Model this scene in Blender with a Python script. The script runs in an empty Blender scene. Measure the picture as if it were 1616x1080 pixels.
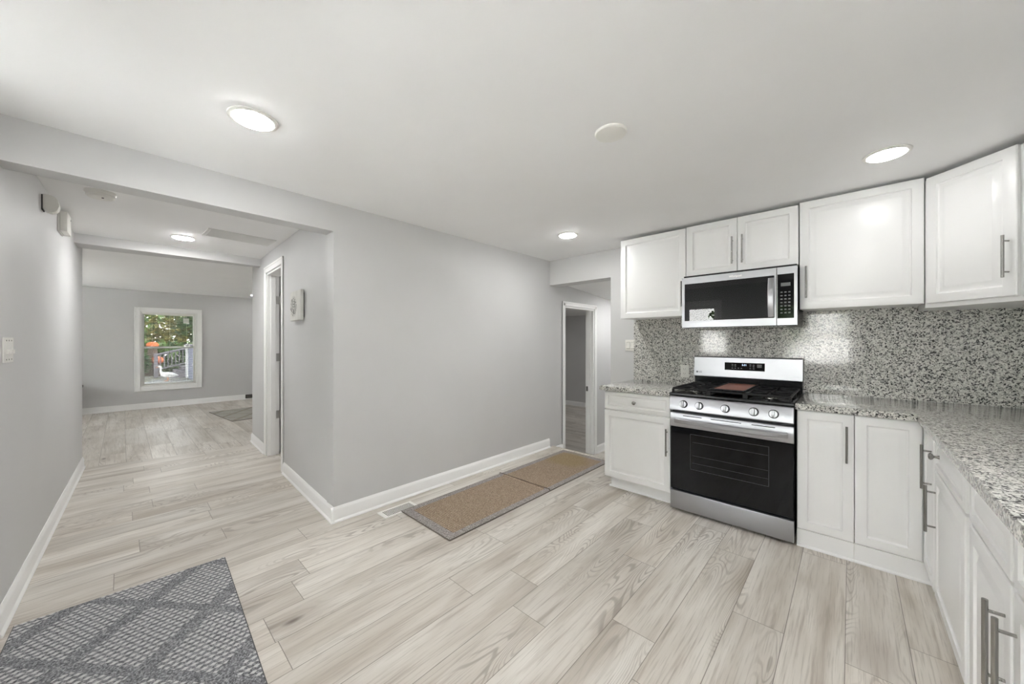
import bpy, bmesh, math, random
from mathutils import Matrix, Vector
random.seed(7)
C = bpy.context.scene.collection
R = math.radians
PI = math.pi

# ------------------------------------------------------------------ camera
cam_d = bpy.data.cameras.new('camera')
cam_d.sensor_width = 36.0
cam_d.lens = 36.0 * 573.0 / 1616.0
cam_d.clip_start = 0.02
cam_d.clip_end = 200
cam = bpy.data.objects.new('camera', cam_d)
cam.location = (0, 0, 1.30)
cam.rotation_euler = (R(90), 0, R(43.0))
C.objects.link(cam)
bpy.context.scene.camera = cam

# ------------------------------------------------------------------ colour management, sky
vs = bpy.context.scene.view_settings
vs.view_transform = 'Standard'
vs.look = 'None'
vs.gamma = 1.0
vs.use_curve_mapping = False
vs.exposure = 0.58
SKY = 16.0
LAMP = 95.0
cy = bpy.context.scene.cycles
cy.max_bounces = 16
cy.diffuse_bounces = 9
cy.glossy_bounces = 6
cy.transparent_max_bounces = 16
cy.sample_clamp_indirect = 30.0
w = bpy.data.worlds.new('sky')
bpy.context.scene.world = w
w.use_nodes = True
nt = w.node_tree
nt.nodes.clear()
wo = nt.nodes.new('ShaderNodeOutputWorld')
bg = nt.nodes.new('ShaderNodeBackground')
ge = nt.nodes.new('ShaderNodeNewGeometry')
sp = nt.nodes.new('ShaderNodeSeparateXYZ')
cr = nt.nodes.new('ShaderNodeValToRGB')
nt.links.new(ge.outputs['Incoming'], sp.inputs[0])
mm = nt.nodes.new('ShaderNodeMath'); mm.operation = 'MULTIPLY'; mm.inputs[1].default_value = -1
nt.links.new(sp.outputs['Z'], mm.inputs[0])
nt.links.new(mm.outputs[0], cr.inputs[0])
cr.color_ramp.elements[0].color = (0.98, 0.98, 0.95, 1)
cr.color_ramp.elements[1].color = (0.80, 0.88, 1.0, 1)
nt.links.new(cr.outputs[0], bg.inputs[0])
bg.inputs[1].default_value = SKY
nt.links.new(bg.outputs[0], wo.inputs[0])
sun_d = bpy.data.lights.new('sun', 'SUN')
sun_d.energy = 62.0
sun_d.angle = R(1.0)
sun_d.color = (1.0, 0.98, 0.95)
sun = bpy.data.objects.new('sun', sun_d)
sun.rotation_euler = (R(30), 0, 0)        # high sun coming from behind the camera (travels toward +Y)
C.objects.link(sun)

# ------------------------------------------------------------------ materials
def srgb(*c):
    r = []
    for v in c:
        v = v / 255.0
        r.append(v / 12.92 if v <= 0.04045 else ((v + 0.055) / 1.055) ** 2.4)
    return tuple(r) + (1.0,)

class NT:
    def __init__(s, name):
        s.m = bpy.data.materials.new(name)
        s.m.use_nodes = True
        s.t = s.m.node_tree
        s.t.nodes.clear()
        s.out = s.t.nodes.new('ShaderNodeOutputMaterial')
    def n(s, typ, **kw):
        nd = s.t.nodes.new('ShaderNode' + typ)
        for k, v in kw.items():
            setattr(nd, k, v)
        return nd
    def l(s, a, b):
        s.t.links.new(a, b)
    def val(s, sock, v):
        if isinstance(v, (int, float, tuple, list)):
            sock.default_value = v
        else:
            s.l(v, sock)
    def math(s, op, a, b=0.0, c=0.0, clamp=False):
        nd = s.n('Math', operation=op)
        nd.use_clamp = clamp
        s.val(nd.inputs[0], a); s.val(nd.inputs[1], b)
        if op in ('MULTIPLY_ADD', 'COMPARE', 'WRAP', 'SMOOTH_MIN'): s.val(nd.inputs[2], c)
        return nd.outputs[0]
    def comb(s, x, y, z=0.0):
        nd = s.n('CombineXYZ')
        s.val(nd.inputs[0], x); s.val(nd.inputs[1], y); s.val(nd.inputs[2], z)
        return nd.outputs[0]
    def noise(s, vec, scale=5, detail=2, rough=0.5, dist=0.0):
        nd = s.n('TexNoise')
        s.l(vec, nd.inputs['Vector'])
        nd.inputs['Scale'].default_value = scale
        nd.inputs['Detail'].default_value = detail
        nd.inputs['Roughness'].default_value = rough
        nd.inputs['Distortion'].default_value = dist
        return nd.outputs['Fac']
    def ramp(s, fac, stops, interp='LINEAR'):
        nd = s.n('ValToRGB')
        s.l(fac, nd.inputs[0])
        cr = nd.color_ramp
        cr.interpolation = interp
        while len(cr.elements) > 1: cr.elements.remove(cr.elements[-1])
        cr.elements[0].position = stops[0][0]; cr.elements[0].color = stops[0][1]
        for p, c in stops[1:]:
            e = cr.elements.new(p); e.color = c
        return nd.outputs[0]
    def mix(s, fac, a, b, blend='MIX'):
        nd = s.n('Mix', data_type='RGBA', blend_type=blend)
        s.val(nd.inputs[0], fac); s.val(nd.inputs[6], a); s.val(nd.inputs[7], b)
        return nd.outputs[2]
    def smooth(s, v, a, b):
        nd = s.n('MapRange', interpolation_type='SMOOTHSTEP')
        s.val(nd.inputs[0], v)
        nd.inputs[1].default_value = a; nd.inputs[2].default_value = b
        nd.inputs[3].default_value = 0; nd.inputs[4].default_value = 1
        return nd.outputs[0]
    def pos(s):
        return s.n('TexCoord').outputs['Object']
    def bsdf(s, col, rough=0.5, metal=0.0, bump=None, bstr=0.2, bdist=0.01, coat=0.0, spec=0.5, emit=None, estr=0.0, aniso=0.0):
        b = s.n('BsdfPrincipled')
        s.val(b.inputs['Base Color'], col)
        s.val(b.inputs['Roughness'], rough)
        s.val(b.inputs['Metallic'], metal)
        b.inputs['Specular IOR Level'].default_value = spec
        b.inputs['Coat Weight'].default_value = coat
        b.inputs['Anisotropic'].default_value = aniso
        if emit is not None:
            b.inputs['Emission Color'].default_value = emit
            b.inputs['Emission Strength'].default_value = estr
        if bump is not None:
            bn = s.n('Bump')
            bn.inputs['Strength'].default_value = bstr
            bn.inputs['Distance'].default_value = bdist
            s.l(bump, bn.inputs['Height'])
            s.l(bn.outputs[0], b.inputs['Normal'])
        s.l(b.outputs[0], s.out.inputs[0])
        return s.m

def plain(name, col, rough=0.5, metal=0.0, coat=0.0, spec=0.5, emit=None, estr=0.0, noise=0.0, nscale=30):
    t = NT(name)
    c = col
    if noise:
        f = t.noise(t.pos(), nscale, 3)
        c = t.mix(f, tuple(max(0, v * (1 - noise)) for v in col[:3]) + (1,), tuple(min(1, v * (1 + noise)) for v in col[:3]) + (1,))
    return t.bsdf(c, rough, metal, coat=coat, spec=spec, emit=emit, estr=estr)

def paint(name, col, rough=0.6, spec=0.4):
    t = NT(name)
    p = t.pos()
    f = t.noise(p, 2.2, 3)
    c = t.mix(f, tuple(v * 0.97 for v in col[:3]) + (1,), tuple(min(1, v * 1.03) for v in col[:3]) + (1,))
    fine = t.noise(p, 260, 2)
    return t.bsdf(c, rough, bump=fine, bstr=0.08, bdist=0.002, spec=spec)

M_wall = paint('wall_paint', srgb(206, 206, 206), 0.55)
M_ceil = paint('ceiling_paint', srgb(241, 241, 241), 0.75)
M_trim = paint('trim_paint', srgb(243, 243, 242), 0.35)
M_cab = paint('cabinet_paint', srgb(238, 238, 238), 0.28, 0.5)
M_white = plain('white_plastic', srgb(232, 231, 226), 0.35)
M_black = plain('black_enamel', srgb(11, 12, 15), 0.25, spec=0.35)
M_iron = plain('cast_iron', srgb(15, 15, 18), 0.5, spec=0.3, noise=0.3, nscale=80)
M_dark = plain('dark_gap', srgb(40, 40, 40), 0.7)
M_chrome = plain('chrome', srgb(200, 200, 202), 0.15, 1.0)
M_glow = plain('display_digits', srgb(200, 215, 230), 0.4, emit=srgb(190, 215, 240), estr=1.2)
M_lamp = plain('lamp_diffuser', (1, 1, 1, 1), 0.5, emit=(1.0, 0.995, 0.985, 1), estr=LAMP * 1.0)
M_vinyl = plain('window_vinyl', srgb(238, 238, 236), 0.35)

def steel(name, base, rough, streak_axis='x'):
    t = NT(name)
    p = t.pos()
    mp = t.n('Mapping')
    t.l(p, mp.inputs[0])
    mp.inputs['Scale'].default_value = (2, 2, 260) if streak_axis == 'x' else (260, 260, 2)
    f = t.noise(mp.outputs[0], 1.0, 3)
    rr = t.math('MULTIPLY_ADD', f, 0.14, rough - 0.07)
    big = t.noise(p, 5.0, 2)
    c = t.mix(big, tuple(v * 0.92 for v in base[:3]) + (1,), base)
    return t.bsdf(c, rr, 1.0, bump=f, bstr=0.05, bdist=0.002)
M_steel = steel('brushed_steel', srgb(178, 179, 183), 0.34)
M_pull = steel('nickel_pull', srgb(158, 157, 154), 0.26, 'z')
M_hinge = steel('satin_hinge', srgb(188, 187, 184), 0.4, 'z')

def t_glass(name='clear_glass', tc=0.97):
    t = NT(name)
    tr = t.n('BsdfTransparent'); gl = t.n('BsdfGlossy'); mx = t.n('MixShader'); fr = t.n('Fresnel')
    fr.inputs[0].default_value = 1.45
    gl.inputs['Roughness'].default_value = 0.0
    tr.inputs[0].default_value = (tc, tc, tc, 1)
    t.l(fr.outputs[0], mx.inputs[0]); t.l(tr.outputs[0], mx.inputs[1]); t.l(gl.outputs[0], mx.inputs[2])
    t.l(mx.outputs[0], t.out.inputs[0])
    return t.m
M_glass = t_glass()
M_glass_dimmed = t_glass('dimmed_glass', 0.42)  # glass darkened to dim the bright garden behind it
M_ovenglass = plain('oven_glass', srgb(6, 6, 9), 0.05, spec=0.28)
def t_smoked():
    t = NT('smoked_glass')
    tr = t.n('BsdfTransparent'); gl = t.n('BsdfGlossy'); mx = t.n('MixShader'); fr = t.n('Fresnel')
    fr.inputs[0].default_value = 1.5
    gl.inputs['Roughness'].default_value = 0.01
    tr.inputs[0].default_value = (0.62, 0.62, 0.63, 1)
    t.l(fr.outputs[0], mx.inputs[0]); t.l(tr.outputs[0], mx.inputs[1]); t.l(gl.outputs[0], mx.inputs[2])
    t.l(mx.outputs[0], t.out.inputs[0])
    return t.m
M_smoked = t_smoked()

def granite():
    t = NT('speckled_granite')
    p = t.pos()
    d = t.n('VectorMath', operation='ADD')
    nz = t.n('TexNoise'); t.l(p, nz.inputs['Vector']); nz.inputs['Scale'].default_value = 120
    sc = t.n('VectorMath', operation='SCALE'); t.l(nz.outputs['Color'], sc.inputs[0]); sc.inputs['Scale'].default_value = 0.006
    t.l(p, d.inputs[0]); t.l(sc.outputs[0], d.inputs[1])
    def vor(scale):
        v = t.n('TexVoronoi'); t.l(d.outputs[0], v.inputs['Vector']); v.inputs['Scale'].default_value = scale
        s_ = t.n('SeparateColor'); t.l(v.outputs['Color'], s_.inputs[0])
        return s_.outputs[0], s_.outputs[1]
    a, a2 = vor(135)
    b, b2 = vor(230)
    cl = t.noise(p, 26, 2)
    aa = t.math('ADD', a, t.math('MULTIPLY_ADD', cl, 0.5, -0.25))
    c1 = t.ramp(aa, [(0.0, srgb(66, 66, 66)), (0.10, srgb(104, 103, 102)), (0.20, srgb(164, 163, 159)), (0.36, srgb(202, 201, 196)), (0.66, srgb(226, 225, 220))], 'CONSTANT')
    m = t.math('GREATER_THAN', b, 0.90)
    c2 = t.mix(m, c1, srgb(66, 65, 64))
    m2 = t.math('LESS_THAN', b, 0.16)
    c3 = t.mix(m2, c2, srgb(206, 205, 199))
    return t.bsdf(c3, 0.08, spec=0.38, coat=0.0)
M_granite = granite()

def planks(name, along, v0, seed=0.0):
    W, L = 0.2, 1.22
    t = NT(name)
    p = t.pos()
    s_ = t.n('SeparateXYZ'); t.l(p, s_.inputs[0])
    u, v = (s_.outputs[1], s_.outputs[0]) if along == 'y' else (s_.outputs[0], s_.outputs[1])
    vv = t.math('DIVIDE', t.math('SUBTRACT', v, v0), W)
    row = t.math('FLOOR', vv)
    wn = t.n('TexWhiteNoise', noise_dimensions='1D'); t.l(t.math('ADD', row, seed + 11.3), wn.inputs['W'])
    uu = t.math('ADD', t.math('DIVIDE', u, L), wn.outputs[0])
    col = t.math('FLOOR', uu)
    wn2 = t.n('TexWhiteNoise', noise_dimensions='2D'); t.l(t.comb(row, col), wn2.inputs['Vector'])
    sc = t.n('SeparateColor'); t.l(wn2.outputs['Color'], sc.inputs[0])
    r1, r2, r3 = sc.outputs
    ox = t.math('MULTIPLY', r1, 37.0); oy = t.math('MULTIPLY', r2, 23.0)
    def vec(su, sv):
        return t.comb(t.math('MULTIPLY_ADD', u, su, ox), t.math('MULTIPLY_ADD', v, sv, oy), t.math('MULTIPLY', r3, 9.0))
    broad = t.noise(vec(1.1, 6.0), 1.0, 3, 0.55, 0.4)
    ringn = t.noise(vec(1.3, 6.5), 1.0, 1.5, 0.4, 0.5)
    rings = t.math('SINE', t.math('MULTIPLY', ringn, 170.0))
    rings = t.smooth(rings, 0.15, 1.0)
    rmask = t.smooth(t.noise(vec(0.9, 4.0), 1.0, 1), 0.46, 0.66)
    rw = t.math('MULTIPLY', rings, t.math('MULTIPLY', rmask, 0.50))
    fine = t.noise(vec(5.0, 150.0), 1.0, 3, 0.6)
    streak = t.noise(vec(1.6, 34.0), 1.0, 4, 0.6, 0.3)
    stk = t.smooth(streak, 0.52, 0.75)
    # knots
    vo = t.n('TexVoronoi'); t.l(vec(1.6, 4.2), vo.inputs['Vector']); vo.inputs['Scale'].default_value = 1.0
    vc = t.n('SeparateColor'); t.l(vo.outputs['Color'], vc.inputs[0])
    kd = t.smooth(t.math('ADD', vo.outputs['Distance'], t.math('MULTIPLY', streak, 0.08)), 0.14, 0.05)
    kn = t.math('MULTIPLY', kd, t.math('GREATER_THAN', vc.outputs[0], 0.70))
    halo = t.math('MULTIPLY', t.smooth(vo.outputs['Distance'], 0.42, 0.05), t.math('GREATER_THAN', vc.outputs[0], 0.70))
    base = t.ramp(broad, [(0.26, srgb(176, 167, 155)), (0.46, srgb(205, 199, 190)), (0.72, srgb(226, 222, 215))])
    base = t.mix(t.math('MULTIPLY', stk, 0.62), base, srgb(152, 140, 128))
    base = t.mix(rw, base, srgb(128, 118, 108))
    base = t.mix(t.math('MULTIPLY', t.smooth(fine, 0.50, 0.70), 0.42), base, srgb(150, 143, 133))
    base = t.mix(t.math('MULTIPLY', halo, 0.40), base, srgb(148, 136, 124))
    base = t.mix(t.math('MULTIPLY', kn, 0.8), base, srgb(92, 80, 70))
    tone = t.math('MULTIPLY_ADD', r3, 0.16, 0.90)
    nd = t.n('VectorMath', operation='SCALE'); t.l(base, nd.inputs[0]); t.l(tone, nd.inputs['Scale'])
    base = nd.outputs[0]
    warm = t.mix(t.math('MULTIPLY', r2, 0.5), base, srgb(205, 190, 172), 'MULTIPLY')
    base = t.mix(0.18, base, warm)
    # seams
    fv = t.math('FRACT', vv); fu = t.math('FRACT', uu)
    dv = t.math('MULTIPLY', t.math('MINIMUM', fv, t.math('SUBTRACT', 1.0, fv)), W)
    du = t.math('MULTIPLY', t.math('MINIMUM', fu, t.math('SUBTRACT', 1.0, fu)), L)
    sd = t.math('MINIMUM', dv, du)
    seam = t.smooth(sd, 0.0022, 0.0006)
    base = t.mix(t.math('MULTIPLY', seam, 0.75), base, srgb(96, 88, 80))
    hgt = t.math('SUBTRACT', t.math('MULTIPLY', fine, 0.15), seam)
    rough = t.math('MULTIPLY_ADD', fine, 0.15, 0.30)
    return t.bsdf(base, rough, bump=hgt, bstr=0.25, bdist=0.002, spec=0.45)
M_floor = planks('oak_plank_floor', 'y', 0.183)
M_floor2 = planks('oak_plank_floor_lengthwise', 'x', 0.027, 5.0)

def rug_grey(name, dark, mid, light, ang):
    t = NT(name)
    p = t.pos()
    s_ = t.n('SeparateXYZ'); t.l(p, s_.inputs[0])
    x, y = s_.outputs[0], s_.outputs[1]
    spk = t.noise(p, 150, 3, 0.75)
    base = t.ramp(spk, [(0.36, dark), (0.52, mid), (0.68, light)])
    # plain diagonal bands
    a = t.math('MULTIPLY_ADD', x, 2.0, t.math('MULTIPLY_ADD', y, 2.2, 0.12))
    b = t.math('MULTIPLY_ADD', x, 1.9, t.math('MULTIPLY_ADD', y, -2.2, 0.30))
    ta = t.math('ABSOLUTE', t.math('SUBTRACT', t.math('FRACT', a), 0.5))
    tb = t.math('ABSOLUTE', t.math('SUBTRACT', t.math('FRACT', b), 0.5))
    band = t.math('MAXIMUM', t.math('LESS_THAN', ta, 0.10), t.math('LESS_THAN', tb, 0.06))
    # white tufts in short dashes
    gx = t.math('DIVIDE', x, 0.026)
    rown = t.math('FLOOR', gx)
    gy = t.math('ADD', t.math('DIVIDE', y, 0.027), t.math('MULTIPLY', rown, 0.5))
    jx = t.math('ABSOLUTE', t.math('SUBTRACT', t.math('FRACT', gx), 0.5))
    jy = t.math('ABSOLUTE', t.math('SUBTRACT', t.math('FRACT', gy), 0.5))
    e = t.math('ADD', t.math('MULTIPLY', jx, 1.5), t.math('MULTIPLY', jy, 1.0))
    e = t.math('ADD', e, t.math('MULTIPLY_ADD', spk, 0.5, -0.25))
    dash = t.math('MULTIPLY', t.smooth(e, 0.56, 0.44), t.math('SUBTRACT', 1.0, band))
    col = t.mix(t.math('MULTIPLY', dash, 0.9), base, srgb(214, 214, 213))
    h = t.math('ADD', spk, t.math('MULTIPLY', dash, 0.8))
    return t.bsdf(col, 0.95, bump=h, bstr=0.8, bdist=0.006, spec=0.1)
M_rug = rug_grey('grey_loop_rug', srgb(78, 79, 82), srgb(138, 139, 142), srgb(196, 197, 199), 0)
M_rug2 = rug_grey('beige_pattern_rug', srgb(120, 114, 102), srgb(160, 156, 144), srgb(190, 186, 174), 0)

def rug_tan():
    t = NT('tan_woven_runner')
    p = t.pos()
    s_ = t.n('SeparateXYZ'); t.l(p, s_.inputs[0])
    x, y = s_.outputs[0], s_.outputs[1]
    spk = t.noise(p, 170, 3, 0.7)
    tan = t.ramp(spk, [(0.35, srgb(128, 110, 94)), (0.52, srgb(174, 155, 135)), (0.68, srgb(212, 196, 176))])
    gry = t.ramp(spk, [(0.35, srgb(112, 107, 105)), (0.52, srgb(160, 154, 151)), (0.68, srgb(204, 198, 195))])
    rib = t.math('SINE', t.math('MULTIPLY', y, 2 * PI / 0.016))
    rib2 = t.math('SINE', t.math('MULTIPLY', x, 2 * PI / 0.012))
    rb = t.math('MULTIPLY', t.smooth(rib, 0.0, -0.9), 0.60)
    tan = t.mix(rb, tan, srgb(104, 86, 72))
    w1 = t.math('LESS_THAN', t.math('ABSOLUTE', x), 0.245)
    ay = t.math('ABSOLUTE', y)
    w2 = t.math('LESS_THAN', ay, 1.0)
    inn = t.math('MULTIPLY', w1, w2)
    # shallow olive stain at the far end
    st = t.noise(p, 3.0, 2)
    dd = t.n('VectorMath', operation='DISTANCE'); t.l(p, dd.inputs[0]); dd.inputs[1].default_value = (-0.06, 0.83, 0)
    sm = t.math('MULTIPLY', t.smooth(t.math('ADD', dd.outputs['Value'], t.math('MULTIPLY_ADD', st, 0.3, -0.15)), 0.30, 0.14), 0.45)
    col = t.mix(inn, gry, tan)
    col = t.mix(sm, col, srgb(150, 132, 86))
    fold_shade = t.math('ABSOLUTE', t.math('MULTIPLY_ADD', x, -0.02, y))
    col = t.mix(t.smooth(fold_shade, 0.006, 0.002), col, srgb(72, 60, 50))  # dark line painted into the colour for the shade in the crease
    h = t.math('ADD', spk, t.math('ADD', t.math('MULTIPLY', rib, 0.5), t.math('MULTIPLY', rib2, 0.2)))
    return t.bsdf(col, 0.95, bump=h, bstr=0.7, bdist=0.004, spec=0.1)
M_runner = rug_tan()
M_bind = plain('rug_binding', srgb(112, 104, 98), 0.9, noise=0.2, nscale=150)
M_bind2 = plain('grey_rug_binding', srgb(82, 83, 84), 0.9, noise=0.2, nscale=150)
M_copper = plain('copper_griddle', srgb(158, 98, 76), 0.42, 0.35, noise=0.08, nscale=60)

# ------------------------------------------------------------------ mesh helpers
def T(x=0, y=0, z=0, a=0):
    return Matrix.Translation((x, y, z)) @ Matrix.Rotation(R(a), 4, 'Z')

class MB:
    def __init__(s, M=None):
        s.bm = bmesh.new()
        s.M = M or Matrix.Identity(4)
    def _v(s, co):
        return s.bm.verts.new(s.M @ Vector(co))
    def box(s, x0, x1, y0, y1, z0, z1, bev=0.0, seg=1):
        c = [(x0, y0, z0), (x1, y0, z0), (x1, y1, z0), (x0, y1, z0), (x0, y0, z1), (x1, y0, z1), (x1, y1, z1), (x0, y1, z1)]
        v = [s._v(p) for p in c]
        fs = [s.bm.faces.new([v[i] for i in f]) for f in ((0, 3, 2, 1), (4, 5, 6, 7), (0, 1, 5, 4), (1, 2, 6, 5), (2, 3, 7, 6), (3, 0, 4, 7))]
        if bev:
            es = list({e for f in fs for e in f.edges})
            bmesh.ops.bevel(s.bm, geom=es, offset=bev, segments=seg, affect='EDGES', profile=0.5)
        return s
    def prism(s, poly, z0, z1, bev=0.0, seg=2):
        a = [s._v((x, y, z0)) for x, y in poly]
        b = [s._v((x, y, z1)) for x, y in poly]
        n = len(poly)
        fs = [s.bm.faces.new(a[::-1]), s.bm.faces.new(b)]
        for i in range(n):
            j = (i + 1) % n
            fs.append(s.bm.faces.new((a[i], a[j], b[j], b[i])))
        if bev:
            es = list(fs[1].edges)
            bmesh.ops.bevel(s.bm, geom=es, offset=bev, segments=seg, affect='EDGES', profile=0.5)
        return s
    def prof(s, pts, x0, x1, bev=0):
        """profile in local (y,z), extruded along local x"""
        a = [s._v((x0, y, z)) for y, z in pts]
        b = [s._v((x1, y, z)) for y, z in pts]
        n = len(pts)
        s.bm.faces.new(a); s.bm.faces.new(b[::-1])
        for i in range(n):
            j = (i + 1) % n
            s.bm.faces.new((a[i], b[i], b[j], a[j]))
        return s
    def cyl(s, p, q, r, n=16, r2=None):
        p, q = Vector(p), Vector(q)
        d = (q - p).normalized()
        up = Vector((0, 0, 1)) if abs(d.z) < 0.9 else Vector((1, 0, 0))
        a = d.cross(up).normalized(); b = d.cross(a)
        r2 = r if r2 is None else r2
        A, B = [], []
        for i in range(n):
            t = 2 * PI * i / n
            o = a * math.cos(t) + b * math.sin(t)
            A.append(s._v(p + o * r)); B.append(s._v(q + o * r2))
        s.bm.faces.new(A[::-1]); s.bm.faces.new(B)
        for i in range(n):
            j = (i + 1) % n
            s.bm.faces.new((A[i], A[j], B[j], B[i]))
        return s
    def tube(s, pts, r, n=10):
        pts = [Vector(p) for p in pts]
        rings = []
        for i, p in enumerate(pts):
            d = (pts[min(i + 1, len(pts) - 1)] - pts[max(i - 1, 0)]).normalized()
            up = Vector((0, 0, 1)) if abs(d.z) < 0.9 else Vector((1, 0, 0))
            a = d.cross(up).normalized(); b = d.cross(a)
            rr = r[i] if isinstance(r, (list, tuple)) else r
            rings.append([s._v(p + (a * math.cos(2 * PI * k / n) + b * math.sin(2 * PI * k / n)) * rr) for k in range(n)])
        s.bm.faces.new(rings[0][::-1]); s.bm.faces.new(rings[-1])
        for A, B in zip(rings, rings[1:]):
            for k in range(n):
                j = (k + 1) % n
                s.bm.faces.new((A[k], A[j], B[j], B[k]))
        return s
    def lathe(s, prof, o=(0, 0, 0), axis='z', n=32):
        """prof: (radius, height) along axis"""
        o = Vector(o)
        rings = []
        for r, h in prof:
            ring = []
            for k in range(n):
                t = 2 * PI * k / n
                c, sn = math.cos(t) * r, math.sin(t) * r
                if axis == 'z': v = (c, sn, h)
                elif axis == 'y': v = (c, h, sn)
                else: v = (h, c, sn)
                ring.append(s._v(o + Vector(v)))
            rings.append(ring)
        s.bm.faces.new(rings[0][::-1]); s.bm.faces.new(rings[-1])
        for A, B in zip(rings, rings[1:]):
            for k in range(n):
                j = (k + 1) % n
                s.bm.faces.new((A[k], A[j], B[j], B[k]))
        return s
    def panel(s, x0, x1, z0, z1, rings, yb):
        """slab facing -y; rings: (inset, y) from edge to centre, back at yb"""
        loops = []
        for ins, y in [(0, yb)] + rings:
            loops.append([s._v(p) for p in ((x0 + ins, y, z0 + ins), (x1 - ins, y, z0 + ins), (x1 - ins, y, z1 - ins), (x0 + ins, y, z1 - ins))])
        s.bm.faces.new(loops[0][::-1])
        for A, B in zip(loops, loops[1:]):
            for k in range(4):
                j = (k + 1) % 4
                s.bm.faces.new((A[k], A[j], B[j], B[k]))
        s.bm.faces.new(loops[-1])
        return s
    def quadframe(s, x0, x1, z0, z1, wd, y0, y1, bev=0.0):
        """picture-frame of four boxes"""
        s.box(x0, x0 + wd, y0, y1, z0, z1, bev); s.box(x1 - wd, x1, y0, y1, z0, z1, bev)
        s.box(x0 + wd, x1 - wd, y0, y1, z0, z0 + wd, bev); s.box(x0 + wd, x1 - wd, y0, y1, z1 - wd, z1, bev)
        return s
    def build(s, name, mat, parent=None, smooth=35):
        bm = s.bm
        if parent is not None:
            bpy.context.view_layer.update()
            inv = wmat(parent).inverted()
            for v in bm.verts: v.co = inv @ v.co
        bmesh.ops.recalc_face_normals(bm, faces=bm.faces)
        me = bpy.data.meshes.new(name)
        bm.to_mesh(me); bm.free()
        me.materials.append(mat)
        if smooth:
            me.polygons.foreach_set('use_smooth', [True] * len(me.polygons))
            me.set_sharp_from_angle(angle=R(smooth))
        o = bpy.data.objects.new(name, me)
        C.objects.link(o)
        if parent is not None: o.parent = parent
        return o

def wmat(o):
    m = Matrix.LocRotScale(o.location, o.rotation_euler, o.scale)
    return wmat(o.parent) @ m if o.parent else m

def tag(o, label=None, cat=None, group=None):
    if label: o['label'] = label
    if cat: o['category'] = cat
    if group: o['group'] = group
    return o

GROUPS = {'base_cabinet': 'white base cabinets', 'upper_cabinet': 'white upper cabinets', 'light_switch': 'wall switch plates',
          'window_blind': 'mini blinds', 'pumpkin': 'orange pumpkins in the garden', 'tree': 'garden trees', 'shrub': 'garden shrubs', 'area_rug': 'patterned area rugs'}
def thing(name, label, cat, loc=(0, 0, 0), rz=0, group=None):
    group = group or GROUPS.get(name)
    o = bpy.data.objects.new(name, None)
    o.empty_display_size = 0.05
    C.objects.link(o)
    o.location = loc; o.rotation_euler = (0, 0, R(rz))
    return tag(o, label, cat, group)

def dup(root, loc, label=None, rz=None):
    r = root.copy(); C.objects.link(r); r.location = loc
    if rz is not None: r.rotation_euler = (0, 0, R(rz))
    if label: r['label'] = label
    for ch in list(root.children):
        c = ch.copy(); C.objects.link(c); c.parent = r
        for g in list(ch.children):
            d = g.copy(); C.objects.link(d); d.parent = c
    return r

def struct(name, mb, mat, smooth=35):
    o = mb.build(name, mat, None, smooth)
    o['kind'] = 'structure'
    return o

def text(name, body, size, M, mat, parent, depth=0.0004, xscale=1.0, bold=0.0):
    cu = bpy.data.curves.new(name, 'FONT')
    cu.body = body; cu.size = size; cu.extrude = depth; cu.align_x = 'CENTER'; cu.align_y = 'CENTER'
    cu.offset = bold
    tmp = bpy.data.objects.new('tmp', cu); C.objects.link(tmp)
    bpy.context.view_layer.update()
    me = bpy.data.meshes.new_from_object(tmp.evaluated_get(bpy.context.evaluated_depsgraph_get()))
    bpy.data.objects.remove(tmp)
    Mx = wmat(parent).inverted() @ M @ Matrix.Rotation(R(90), 4, 'X') @ Matrix.Diagonal((xscale, 1, 1, 1))
    me.transform(Mx)
    me.name = name
    me.materials.clear(); me.materials.append(mat)
    o = bpy.data.objects.new(name, me); C.objects.link(o); o.parent = parent
    return o

# ------------------------------------------------------------------ room shell
CZ = 2.30
XG = -2.72            # face of the long grey wall
YS = 3.60             # stove wall face
LOW = -0.33           # level of the sunken entry landing
def Xb(y): return -5.787 + 0.182 * (y + 0.279)
def yl(x): return -0.38 + (x + 2.72) * (-0.031)    # hallway left wall face
def yr(x): return 1.035 + (x + 2.72) * (-0.0405)   # hallway right wall face

struct('floor', MB().prism([(Xb(-1.2), -1.2), (1.15, -1.2), (1.15, 3.65), (-2.85, 3.65), (-2.85, 2.75), (Xb(2.75), 2.75)], -0.06, 0.0), M_floor)
struct('floor_back_room', MB().prism([(-10.3, -2.7), (Xb(-2.7), -2.7), (Xb(3.7), 3.7), (-10.3, 3.7)], -0.06, 0.0), M_floor2)
struct('floor_landing', MB().box(-6.7, -1.3, 3.5, 8.2, LOW - 0.05, LOW), M_floor2)
struct('trim_step_nosing', MB().box(-2.72, -1.897, 3.635, 3.672, -0.05, 0.004, 0.003).box(-2.72, -1.2, 3.652, 3.664, LOW, -0.05), M_floor)

struct('ceiling', MB().box(-10.3, 1.15, -2.7, 3.79, CZ, CZ + 0.1), M_ceil)
mb = MB()
mb.bm.faces.new([mb._v(p) for p in ((-2.9, 3.70, 2.06), (-1.3, 3.70, 2.06), (-1.3, 6.1, 1.865), (-2.9, 6.1, 1.865))])
r = bmesh.ops.extrude_face_region(mb.bm, geom=list(mb.bm.faces))
for v in [g for g in r['geom'] if isinstance(g, bmesh.types.BMVert)]: v.co.z += 0.06
struct('ceiling_landing', mb, M_ceil)
struct('ceiling_lower_room', MB().box(-6.7, -2.85, 3.7, 8.2, 1.97, 2.03), M_ceil)

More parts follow.
